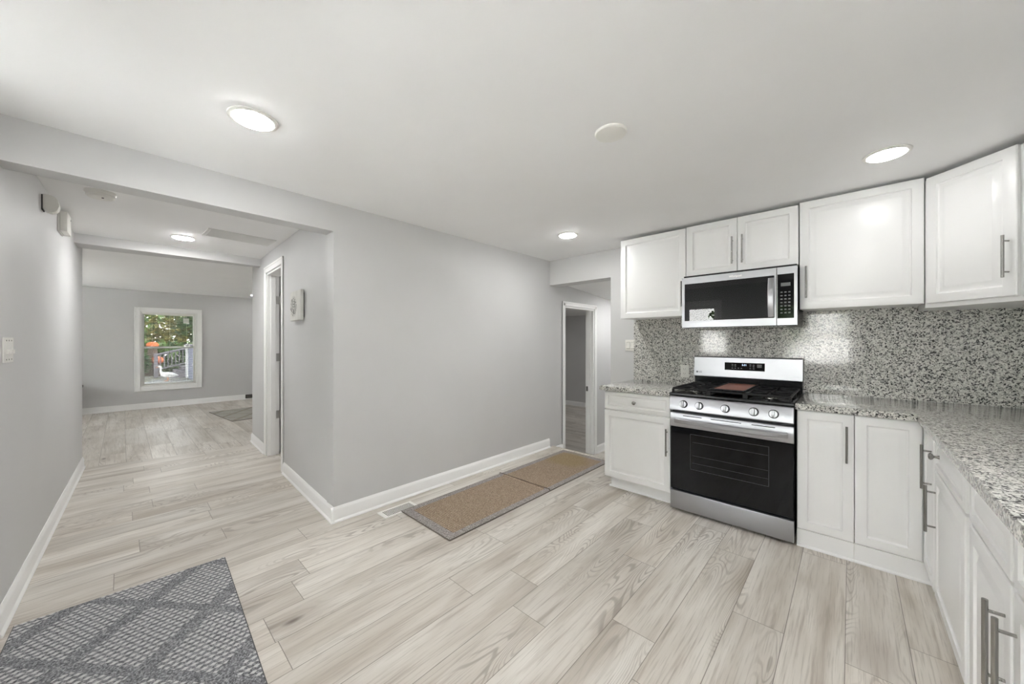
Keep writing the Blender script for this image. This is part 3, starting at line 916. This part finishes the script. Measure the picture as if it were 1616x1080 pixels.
MD = T(0.326, 3.272, 0, -45) @ Matrix.Translation((0, -0.021, 0))
door(t, MD, 0.018, 0.400, 1.526, 2.268, (0.370, 1.62, 1.83))
t = thing('upper_cabinet', 'white upper cabinet at the right frame edge beside the diagonal one', 'cabinet', (0.8, 2.6, 1.5))
MB().box(0.628, 0.948, 2.22, 2.972, 1.51, 2.260, 0.001).build('carcass', M_cab, t)
MRU = T(0.607, 2.972, 0, -90)
door(t, MRU, 0.002, 0.374, 1.519, 2.262, (0.345, 1.60, 1.815)); door(t, MRU, 0.377, 0.75, 1.519, 2.262, (0.405, 1.60, 1.815))

# ------------------------------------------------------------------ microwave
mx0, mx1, my, mz0, mz1 = -1.018, -0.266, 3.145, 1.418, 1.824
t = thing('microwave', 'stainless over-the-range microwave mounted above the stove', 'microwave', (-0.642, 3.36, 1.40))
MB().box(mx0 + 0.006, mx1 - 0.004, my + 0.03, 3.5775, mz0 - 0.006, 1.842, 0.003).build('body', M_black, t)
MB().box(mx0 + 0.006, mx1 - 0.004, my + 0.006, my + 0.03, mz0 - 0.004, mz1 - 0.004, 0.001).build('front_gasket', M_black, t)
sx = -0.3835
def frame_panel(mb, x0, x1, z0, z1, hx0, hx1, hz0, hz1, y0, y1):
    mb.box(x0, hx0, y0, y1, z0, z1); mb.box(hx1, x1, y0, y1, z0, z1)
    mb.box(hx0, hx1, y0, y1, z0, hz0); mb.box(hx0, hx1, y0, y1, hz1, z1)
mb = MB(); frame_panel(mb, mx0, sx, mz0, mz1, -0.996, -0.395, 1.471, 1.772, my, my + 0.018)
dm = mb.build('microwave_door', M_steel, t)
MB().box(-0.997, -0.394, my + 0.003, my + 0.007, 1.470, 1.773).build('door_glass', M_smoked, dm, 0)
# inner mesh behind the glass, grey lightened to imitate reflected cabinets
mb = MB()
mb.box(-0.99, -0.40, my + 0.0255, my + 0.0265, 1.475, 1.77)
mb.build('inner_mesh', plain('mesh_reflection_grey', srgb(120, 120, 121), 0.4), dm, 0)
MB().quadframe(-0.996, -0.395, 1.471, 1.772, 0.028, my + 0.008, my + 0.010).build('glass_border', M_black, dm)
mb = MB()
hp = []
for i in range(13):
    f = i / 12; z = 1.478 + f * (1.754 - 1.478)
    hp.append((-0.411, my - 0.012 - 0.026 * math.sin(PI * f), z))
n = len(hp)
A = [[mb._v((hx, p[1] + dy, p[2])) for hx, dy in ((-0.430, 0), (-0.426, -0.004), (-0.397, -0.004), (-0.393, 0), (-0.393, 0.008), (-0.430, 0.008))] for p in hp]
for a, b in zip(A, A[1:]):
    for k in range(6):
        mb.bm.faces.new((a[k], a[(k + 1) % 6], b[(k + 1) % 6], b[k]))
mb.bm.faces.new(A[0][::-1]); mb.bm.faces.new(A[-1])
mb.box(-0.424, -0.399, my - 0.014, my + 0.004, 1.478, 1.490); mb.box(-0.424, -0.399, my - 0.014, my + 0.004, 1.742, 1.754)
mb.build('handle', M_steel, dm)
text('brand_lettering', 'Whirlpool', 0.022, T(-0.635, my - 0.0005, 1.797), M_white, dm, xscale=0.9, bold=0.0003)
mb = MB(); frame_panel(mb, sx + 0.0045, mx1, mz0, mz1, -0.377, -0.284, 1.466, 1.775, my, my + 0.018)
cp = mb.build('control_panel', M_steel, t)
MB().box(-0.378, -0.283, my + 0.002, my + 0.010, 1.465, 1.776).build('touch_glass', M_ovenglass, cp, 0)
MB().box(-0.358, -0.304, my + 0.001, my + 0.0025, 1.690, 1.714).build('clock_display', plain('lcd_display', srgb(96, 98, 98), 0.3), cp, 0)
mb = MB()
for r_ in range(7):
    for c_ in range(3):
        mb.box(-0.360 + c_ * 0.022, -0.348 + c_ * 0.022, my + 0.0012, my + 0.0024, 1.500 + r_ * 0.024, 1.508 + r_ * 0.024)
mb.build('touch_key', plain('key_print', srgb(110, 110, 112), 0.4), cp, 0)
mb = MB()
for i in range(24): mb.box(mx0 + 0.05 + i * 0.027, mx0 + 0.067 + i * 0.027, my + 0.05, my + 0.13, mz0 - 0.0085, mz0 - 0.0055)
mb.build('grease_filter', M_pull, t)

# ------------------------------------------------------------------ range
rx0, rx1 = -1.024, -0.263
ry = 2.90
t = thing('gas_range', 'stainless freestanding gas range with black oven door between the cabinets', 'stove', (-0.643, 3.2, 0))
MB().box(rx0 + 0.004, rx1 - 0.004, 2.935, 3.57, 0.03, 0.893, 0.002).build('body', M_black, t)
for x in (rx0 + 0.05, rx1 - 0.05):
    for y in (2.97, 3.5): MB().cyl((x, y, 0), (x, y, 0.032), 0.018, 14).build('foot', M_black, t)
# storage drawer
MB().box(rx0, rx1, ry, 2.933, 0.022, 0.160, 0.004, 2).build('storage_drawer', M_steel, t)
# oven door
od = MB().box(rx0, rx1, ry + 0.008, 2.933, 0.172, 0.650, 0.003).build('oven_door', M_black, t)
MB().box(rx0 + 0.004, rx1 - 0.004, ry + 0.002, ry + 0.010, 0.176, 0.648, 0.001).build('door_glass', M_ovenglass, od, 0)
mb = MB(); mb.quadframe(-0.880, -0.393, 0.345, 0.610, 0.003, ry + 0.0012, ry + 0.0025)
for z in (0.55, 0.45, 0.395): mb.box(-0.865, -0.398, ry + 0.0014, ry + 0.0024, z, z + 0.002)
mb.build('window_outline', plain('oven_window_line', srgb(62, 63, 67), 0.3), od, 0)
MB().prof([(0, 0.652), (-0.031, 0.652), (-0.034, 0.660), (-0.034, 0.745), (-0.026, 0.757), (0, 0.757)], rx0, rx1).build('unused', M_steel) if False else None
mb = MB(T(0, 2.933, 0)); mb.prof([(0, 0.652), (-0.030, 0.652), (-0.033, 0.658), (-0.033, 0.750), (-0.028, 0.758), (0, 0.760)], rx0, rx1)
mb.build('door_top_trim', M_steel, od)
mb = MB()
A = []
for i in range(25):
    f = i / 24; x = -0.985 + f * (-0.293 + 0.985)
    bow = 0.024 + 0.034 * math.sin(PI * f) ** 0.6
    z = 0.702
    y = ry - bow
    A.append([mb._v((x, y + dy, z + dz)) for dy, dz in ((0.004, -0.017), (0.0, -0.012), (-0.001, 0.012), (0.004, 0.018), (0.014, 0.018), (0.014, -0.017))])
for a, b in zip(A, A[1:]):
    for k in range(6): mb.bm.faces.new((a[k], a[(k + 1) % 6], b[(k + 1) % 6], b[k]))
mb.bm.faces.new(A[0][::-1]); mb.bm.faces.new(A[-1])
for x in (-0.975, -0.303): mb.box(x - 0.008, x + 0.008, ry - 0.016, ry + 0.002, 0.692, 0.720, 0.002)
mb.build('handle', M_steel, od)
mb = MB()
for a, b in ((-0.93, -0.80), (-0.74, -0.55), (-0.49, -0.36)): mb.box(a, b, ry - 0.0012, ry + 0.001, 0.738, 0.743)
mb.build('vent_slot', M_black, od)
# control panel, sloping back toward the top
mb = MB()
prof = [(2.935, 0.778), (2.887, 0.778), (2.880, 0.786), (2.882, 0.80), (2.893, 0.880), (2.900, 0.888), (2.935, 0.890)]
mb.prof(prof, rx0, rx1)
cpn = mb.build('control_panel', M_steel, t)
tilt = math.degrees(math.atan2(0.011, 0.080))
for i, x in enumerate((-0.922, -0.813, -0.644, -0.475, -0.366)):
    Mk = Matrix.Translation((x, 2.8865, 0.831)) @ Matrix.Rotation(R(-tilt), 4, 'X')
    mb = MB(Mk)
    mb.lathe([(0.0285, 0.0), (0.0285, -0.004), (0.026, -0.006)], axis='y', n=32); kb = mb.build('knob_base', M_black, t)
    mb = MB(Mk)
    mb.lathe([(0.0255, -0.005), (0.0245, -0.018), (0.0225, -0.021), (0.001, -0.021)], axis='y', n=32)
    mb.box(-0.0075, 0.0075, -0.032, -0.018, -0.0235, 0.0235, 0.002, 2)
    k = mb.build('knob', M_steel, t)
# cooktop
mb = MB(); mb.prism([(rx0 - 0.002, 2.888), (rx1 + 0.002, 2.888), (rx1 + 0.002, 3.50), (rx0 - 0.002, 3.50)], 0.893, 0.912, 0.006, 2)
mb.build('cooktop', M_black, t)
BC = [(-0.885, 3.06), (-0.885, 3.34), (-0.405, 3.06), (-0.405, 3.34), (-0.645, 3.20)]
for x, y in BC:
    b_ = MB().lathe([(0.048, 0.911), (0.048, 0.918), (0.040, 0.924), (0.038, 0.924)], (x, y, 0)).build('burner', M_pull, t)
    MB().lathe([(0.036, 0.923), (0.038, 0.930), (0.034, 0.934), (0.001, 0.935)], (x, y, 0)).build('burner_cap', M_iron, b_)
def grate(x0, x1, centres):
    mb = MB()
    y0, y1 = 2.915, 3.478
    z0, z1 = 0.936, 0.950
    bw = 0.011
    def bar(xa, ya, xb, yb):
        d = Vector((xb - xa, yb - ya)); L = d.length; a = math.degrees(math.atan2(d.y, d.x))
        mb.M = T(xa, ya, 0, a); mb.box(0, L, -bw / 2, bw / 2, z0, z1, 0.002); mb.M = Matrix.Identity(4)
    bar(x0, y0, x1, y0); bar(x0, y1, x1, y1); bar(x0, y0, x0, y1); bar(x1, y0, x1, y1)
    ym = (y0 + y1) / 2; xm = (x0 + x1) / 2
    bar(x0, ym, x1, ym)
    for cx, cy in centres:
        for ax, ay in ((x0, cy), (x1, cy), (xm, max(y0, cy - 0.14)), (xm, min(y1, cy + 0.14)), (x0, cy - 0.12), (x1, cy - 0.12), (x0, cy + 0.12), (x1, cy + 0.12)):
            v = Vector((cx - ax, cy - ay)); L = v.length; v.normalize()
            e = Vector((ax, ay)) + v * (L - 0.026)
            bar(ax, ay, e.x, e.y)
    if not centres:
        for k in range(1, 5): bar(x0 + (x1 - x0) * k / 5, y0, x0 + (x1 - x0) * k / 5, y1)
    for x in (x0, x1):
        for y in (y0, ym, y1): mb.box(x - 0.007, x + 0.007, y - 0.007, y + 0.007, 0.912, 0.940)
    mb.build('grate', M_iron, t)
grate(-1.006, -0.766, BC[0:2]); grate(-0.752, -0.536, []); grate(-0.522, -0.282, BC[2:4])
# backguard
mb = MB(); mb.prof([(3.572, 0.90), (3.503, 0.90), (3.497, 1.00), (3.572, 1.00)], rx0 + 0.004, rx1 - 0.004); mb.build('backguard_base', M_black, t)
mb = MB(); mb.prof([(3.575, 0.998), (3.488, 0.998), (3.484, 1.004), (3.494, 1.166), (3.502, 1.173), (3.575, 1.173)], rx0, rx1)
bgd = mb.build('backguard', M_steel, t)
Mt = Matrix.Translation((0, 3.4845, 1.004)) @ Matrix.Rotation(-math.atan2(0.010, 0.162), 4, 'X')
MB(Mt).box(-0.783, -0.500, -0.0015, 0.003, 0.060, 0.124, 0.001).build('display_panel', M_ovenglass, bgd, 0)
text('clock_digits', '5:31', 0.020, Mt @ Matrix.Translation((-0.640, -0.0022, 0.105)), M_glow, bgd)
M_print = plain('panel_print', srgb(150, 152, 158), 0.4)
marks = [(x, z, 0.006) for x in (-0.725, -0.704) for z in (0.108, 0.096, 0.078)] + [(x, 0.078, 0.005) for x in (-0.682, -0.66)] + [(x, z, 0.006) for x in (-0.598, -0.575) for z in (0.108, 0.094, 0.078)]
for x, z, w_ in marks: MB(Mt).box(x - w_, x + w_, -0.0022, -0.0014, z - 0.0022, z + 0.0022).build('touch_mark', M_print, bgd, 0)
MB(Mt).box(-0.552, -0.520, -0.0022, -0.0014, 0.088, 0.114).build('start_key', plain('start_key_print', srgb(58, 58, 62), 0.3), bgd, 0)
M_logo = plain('logo_print', srgb(60, 60, 64), 0.4)
mb = MB(Mt); mb.lathe([(0.0085, 0.0005), (0.0085, -0.001)], (-0.998, 0, 0.033), 'y', 24); mb.build('round_logo', M_logo, bgd)
text('logo_lettering', 'LG', 0.020, Mt @ Matrix.Translation((-0.972, -0.0006, 0.033)), M_logo, bgd, bold=0.0004)
text('model_lettering', 'ThinQ', 0.011, Mt @ Matrix.Translation((-0.300, -0.0006, 0.030)), M_print, bgd)
# griddle lifted onto the centre grate
t = thing('griddle', 'copper coloured rectangular griddle plate resting on the middle stove grate', 'griddle', (-0.64, 3.2, 0.95))
mb = MB(); mb.box(-0.742, -0.546, 2.955, 3.455, 0.9505, 0.957, 0.002); mb.build('plate', M_copper, t)
mb = MB()
mb.box(-0.752, -0.742, 2.945, 3.465, 0.9505, 0.962, 0.002); mb.box(-0.546, -0.536, 2.945, 3.465, 0.9505, 0.962, 0.002)
mb.box(-0.742, -0.546, 2.945, 2.955, 0.9505, 0.960, 0.002); mb.box(-0.742, -0.546, 3.455, 3.465, 0.9505, 0.962, 0.002)
mb.build('rim', M_iron, t)

# ------------------------------------------------------------------ rugs
def rug(name, label, cx, cy, w_, l, rz, mat, bind, th=0.008, bump=None, corner=0.0):
    t = thing(name, label, 'rug', (cx, cy, 0), rz)
    M = T(cx, cy, 0, rz)
    mb = MB(M)
    nx, ny = max(4, int(w_ / 0.05)), max(4, int(l / 0.006))
    g = []
    for i in range(nx + 1):
        rr = []
        for j in range(ny + 1):
            x = -w_ / 2 + w_ * i / nx; y = -l / 2 + l * j / ny
            rr.append(mb._v((x, y, th + (bump(x, y) if bump else 0))))
        g.append(rr)
    for i in range(nx):
        for j in range(ny): mb.bm.faces.new((g[i][j], g[i + 1][j], g[i + 1][j + 1], g[i][j + 1]))
    # skirt down to the floor
    ring = [g[i][0] for i in range(nx + 1)] + [g[nx][j] for j in range(1, ny + 1)] + [g[i][ny] for i in range(nx - 1, -1, -1)] + [g[0][j] for j in range(ny - 1, 0, -1)]
    low = [mb.bm.verts.new((v.co.x, v.co.y, 0.001)) for v in ring]
    for k in range(len(ring)):
        j = (k + 1) % len(ring)
        mb.bm.faces.new((ring[k], low[k], low[j], ring[j]))
    mb.build('pile', mat, t, 60)
    mb = MB(M)
    a, b = w_ / 2, l / 2
    for p, q in (((-a, -b), (a, -b)), ((a, -b), (a, b)), ((a, b), (-a, b)), ((-a, b), (-a, -b))):
        mb.cyl((p[0], p[1], 0.0045), (q[0], q[1], 0.0045), 0.0042, 8)
    mb.build('binding', bind, t)
    return t
def crease(x, y):
    s = 0.0
    for c, h in ((0.0, 0.016), (-0.42, 0.003), (0.5, 0.002)):
        s += h * math.exp(-((y - c - 0.02 * x) / 0.009) ** 2)
    return s
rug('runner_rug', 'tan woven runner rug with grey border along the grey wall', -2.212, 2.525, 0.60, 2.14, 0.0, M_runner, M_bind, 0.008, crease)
rug('area_rug', 'grey and white patterned loop rug at the lower left corner', -2.175, 0.017, 1.18, 0.752, -2.3, M_rug, M_bind2, 0.010)
rug('area_rug', 'small beige grey patterned mat on the back room floor', -8.05, 1.55, 1.25, 0.80, 6.0, M_rug2, M_bind, 0.008)

# ------------------------------------------------------------------ outside: far window view, kitchen trees, added patio and shade canopy
GZ = -0.36
def ground_mat():
    t = NT('garden_ground')
    p = t.pos()
    f = t.noise(p, 1.2, 4)
    g = t.noise(p, 25, 3)
    return t.bsdf(t.mix(t.smooth(f, 0.42, 0.58), t.mix(g, srgb(92, 96, 72), srgb(120, 116, 92)), t.mix(g, srgb(128, 130, 130), srgb(160, 160, 156))), 0.95)
o = struct('ground_bounce_patio', MB().box(-12, 3, -9, -1.2, GZ - 0.1, GZ + 0.02), plain('bounce_concrete', srgb(212, 213, 212), 0.9, noise=0.06, nscale=4))  # unseen pale slab added to bounce sunlight through the windows onto the ceiling
o = struct('ground', MB().box(-60, 8, -30, 30, GZ - 0.1, GZ), ground_mat())
def leaf_mat(name, c1, c2):
    t = NT(name)
    f = t.noise(t.pos(), 3.0, 3)
    return t.bsdf(t.mix(t.smooth(f, 0.35, 0.65), c1, c2), 0.7)
LM = [leaf_mat('leaf_green', srgb(52, 84, 44), srgb(112, 140, 78)), leaf_mat('leaf_dark', srgb(40, 66, 40), srgb(86, 116, 66)), leaf_mat('leaf_yellow', srgb(120, 128, 60), srgb(196, 182, 110))]
M_bark = plain('bark', srgb(96, 82, 70), 0.9, noise=0.3, nscale=12)
def tree(label, x, y, z0, z1, rx, ry_, n, leaf, mat, trunk=True):
    t = thing('tree' if trunk else 'shrub', label, 'tree' if trunk else 'shrub', (x, y, GZ))
    if trunk:
        mb = MB(); mb.tube([(x, y, GZ - 0.05), (x + 0.05, y, z0 * 0.5), (x, y + 0.05, (z0 + z1) / 2)], [0.16, 0.12, 0.05], 10); mb.build('trunk', M_bark, t)
    mb = MB()
    cz, rz = (z0 + z1) / 2, (z1 - z0) / 2
    for _ in range(n):
        while True:
            a = Vector((random.uniform(-1, 1), random.uniform(-1, 1), random.uniform(-1, 1)))
            if 0.35 < a.length < 1: break
        a *= 1 + 0.18 * math.sin(a.x * 9) * math.cos(a.y * 7)
        c = Vector((x + a.x * rx, y + a.y * ry_, cz + a.z * rz))
        u = Vector((random.gauss(0, 1), random.gauss(0, 1), random.gauss(0, 1))).normalized()
        v = u.cross(Vector((random.gauss(0, 1), random.gauss(0, 1), random.gauss(0, 1)))).normalized()
        s = leaf * random.uniform(0.6, 1.3)
        mb.bm.faces.new([mb._v(p) for p in (c - u * s, c + v * s * 0.45, c + u * s, c - v * s * 0.45)])
    mb.build('foliage', mat, t, 0)
    return t
tree('broad green tree filling the left of the garden view', -29.0, -1.9, 0.4, 5.2, 2.0, 3.1, 5200, 0.17, LM[0])
tree('dark green tree behind the deck railing in the garden view', -29.5, 5.2, 0.2, 5.6, 2.2, 3.1, 5200, 0.18, LM[1])
tree('yellow green tree farthest back at the top of the window', -34.5, 1.6, 0.8, 5.2, 2.0, 4.6, 5200, 0.2, LM[2])
tree('dark low shrub left of the white goose outside', -24.6, 0.35, GZ, 0.95, 0.45, 0.5, 2400, 0.11, LM[1], False)
tree('green hedge along the back of the garden', -26.4, 1.0, GZ, 1.3, 0.35, 5.0, 5200, 0.16, LM[0], False)
for i, (x, y) in enumerate(((-2.5, -9.5), (1.2, -8.5))):
    tree(('leafy tree outside the narrow kitchen window', 'leafy tree outside the wide kitchen window')[i], x, y, 0.5, 4.5, 1.5, 1.5, 2200, 0.18, LM[i])

# unseen tree canopy added to keep the sun off the garden
t = thing('tree', 'unseen spreading tree added to shade the garden, left of the frame', 'tree', (-19, -9, GZ))
mb = MB(); mb.tube([(-19, -9, GZ), (-19.2, -8.5, 4), (-20, -6, 9)], [0.4, 0.33, 0.2], 10); mb.build('trunk', M_bark, t)
mb = MB()
for _ in range(9000):
    while True:
        a = Vector((random.uniform(-1, 1), random.uniform(-1, 1), random.uniform(-1, 1)))
        if a.length < 1: break
    c = Vector((-22.5 + a.x * 11, -4.5 + a.y * 8.5, 11 + a.z * 3.0))
    s = 0.55 * random.uniform(0.6, 1.3)
    u = Vector((random.gauss(0, 1), random.gauss(0, 1), random.gauss(0, 0.4))).normalized()
    v = u.cross(Vector((random.gauss(0, 0.4), random.gauss(0, 0.4), 1))).normalized()
    mb.bm.faces.new([mb._v(p) for p in (c - u * s, c + v * s * 0.6, c + u * s, c - v * s * 0.6)])
mb.build('foliage', LM[0], t, 0)

# deck with steps and railing
M_deck = plain('weathered_deck_wood', srgb(122, 118, 124), 0.8, noise=0.15, nscale=8)
t = thing('deck', 'weathered grey wooden deck with steps and railing outside the window', 'deck', (-23.5, 3.0, GZ))
mb = MB()
for i in range(4):
    mb.box(-24.3, -22.9, 1.42 + i * 0.24, 2.40, GZ + i * 0.17, GZ + 0.165 + i * 0.17, 0.01)
mb.build('steps', M_deck, t)
MB().box(-25.6, -22.9, 2.41, 4.6, GZ, 0.36, 0.01).build('platform', M_deck, t)
def rz_(y): return 0.70 + (y - 1.04) * 0.27
mb = MB(); mb.tube([(-23.5, 0.98, rz_(0.98)), (-23.5, 2.0, rz_(2.0)), (-23.5, 3.4, rz_(3.4))], 0.05, 8)
mb.tube([(-23.5, 1.04, rz_(1.04) - 0.70), (-23.5, 3.4, rz_(3.4) - 0.70)], 0.04, 8)
mb.build('handrail', M_deck, t)
for y in (1.05, 3.35): MB().box(-23.56, -23.44, y - 0.07, y + 0.07, GZ, rz_(y) + 0.06, 0.01).build('post', M_deck, t)
for i in range(13):
    y = 1.20 + i * 0.13
    MB().box(-23.52, -23.48, y - 0.02, y + 0.02, rz_(y) - 0.72, rz_(y) - 0.02).build('baluster', M_deck, t)
# neighbouring house corner with siding
t = thing('shed', 'low blue grey sided shed at the right of the far window view', 'shed', (-21.6, 3.2, GZ))
M_side = plain('blue_grey_siding', srgb(118, 122, 142), 0.7)
mb = MB()
for i in range(10): mb.prof([(4.4, GZ + i * 0.15), (4.4, GZ + i * 0.15 + 0.15), (2.10, GZ + i * 0.15 + 0.15), (2.07, GZ + i * 0.15)], -22.55, -20.6)
mb.build('siding', M_side, t)
MB().box(-22.63, -22.5, 1.99, 2.08, GZ, 1.14).build('corner_board', M_vinyl, t)
MB().box(-22.8, -20.4, 1.94, 4.55, 1.14, 1.20, 0.01).build('roof', M_deck, t)
# goose
t = thing('goose', 'white goose standing on the ground outside the far window', 'bird', (-21.4, 1.26, GZ), 90)
M_goose = plain('white_feathers', srgb(222, 222, 218), 0.8)
M_beak = plain('orange_beak', srgb(214, 128, 52), 0.5)
Mg_ = T(-21.4, 1.26, GZ, 90)       # local x = +Y (tail), head toward -x
mb = MB(Mg_)
pts = [(-0.24, 0, 0.60), (-0.20, 0, 0.625), (-0.165, 0, 0.60), (-0.15, 0, 0.54), (-0.16, 0, 0.46), (-0.15, 0, 0.38), (-0.10, 0, 0.30), (0.0, 0, 0.255), (0.12, 0, 0.245), (0.24, 0, 0.235), (0.34, 0, 0.225), (0.40, 0, 0.215)]
rad = [0.024, 0.040, 0.042, 0.032, 0.032, 0.045, 0.095, 0.125, 0.125, 0.095, 0.045, 0.012]
mb.tube(pts, rad, 14)
mb.build('body', M_goose, t, 80)
mb = MB(Mg_); mb.tube([(-0.235, 0, 0.597), (-0.27, 0, 0.590), (-0.305, 0, 0.583)], [0.020, 0.014, 0.006], 10); mb.build('beak', M_beak, t)
for s in (-1, 1):
    mb = MB(Mg_); mb.tube([(0.06, s * 0.05, 0.16), (0.06, s * 0.05, 0.02)], [0.016, 0.011], 8); mb.box(-0.03, 0.07, s * 0.05 - 0.03, s * 0.05 + 0.03, 0.0, 0.014, 0.003); mb.build('leg', M_beak, t)
    mb = MB(Mg_); mb.tube([(-0.04, s * 0.10, 0.30), (0.08, s * 0.115, 0.285), (0.22, s * 0.085, 0.265), (0.36, s * 0.035, 0.25)], [0.035, 0.06, 0.045, 0.01], 10); mb.build('wing', M_goose, t, 80)
# pumpkins
M_pump = plain('pumpkin_skin', srgb(214, 112, 62), 0.6, noise=0.1, nscale=3)
def pumpkin(label, x, y, z, r):
    t = thing('pumpkin', label, 'pumpkin', (x, y, z - r * 0.8))
    mb = MB()
    N, K = 40, 12
    rings = []
    for j in range(1, K):
        ph = PI * j / K
        ring = []
        for k in range(N):
            th = 2 * PI * k / N
            q = 1 + 0.05 * math.cos(th * 8)
            ring.append(mb._v((x + r * q * math.sin(ph) * math.cos(th), y + r * q * math.sin(ph) * math.sin(th), z + 0.8 * r * math.cos(ph))))
        rings.append(ring)
    mb.bm.faces.new(rings[0]); mb.bm.faces.new(rings[-1][::-1])
    for A, B in zip(rings, rings[1:]):
        for k in range(N): mb.bm.faces.new((A[k], A[(k + 1) % N], B[(k + 1) % N], B[k]))
    mb.build('rind', M_pump, t, 60)
    mb = MB(); mb.tube([(x, y, z + 0.74 * r), (x + 0.02, y, z + 0.95 * r), (x + 0.06, y, z + 1.05 * r)], [0.05, 0.035, 0.03], 8); mb.build('stem', M_bark, t)
    return t
pumpkin('orange pumpkin perched behind the deck railing post outside', -24.9, 1.16, 0.40, 0.24)
pumpkin('orange pumpkin atop a stump at the left of the garden view', -25.5, 1.02, 1.14, 0.22)
o = MB().lathe([(0.17, GZ - 0.02), (0.15, 0.0), (0.14, 0.206)], (-24.9, 1.16, 0), n=18).build('tree_stump', M_bark)
tag(o, 'short brown stump under the pumpkin behind the deck railing', 'stump')
t = MB().lathe([(0.30, GZ - 0.02), (0.24, 0.1), (0.17, 0.96)], (-25.5, 1.02, 0), n=18).build('tree_stump', M_bark)
tag(t, 'tall brown stump under the pumpkin at the left of the garden', 'stump')
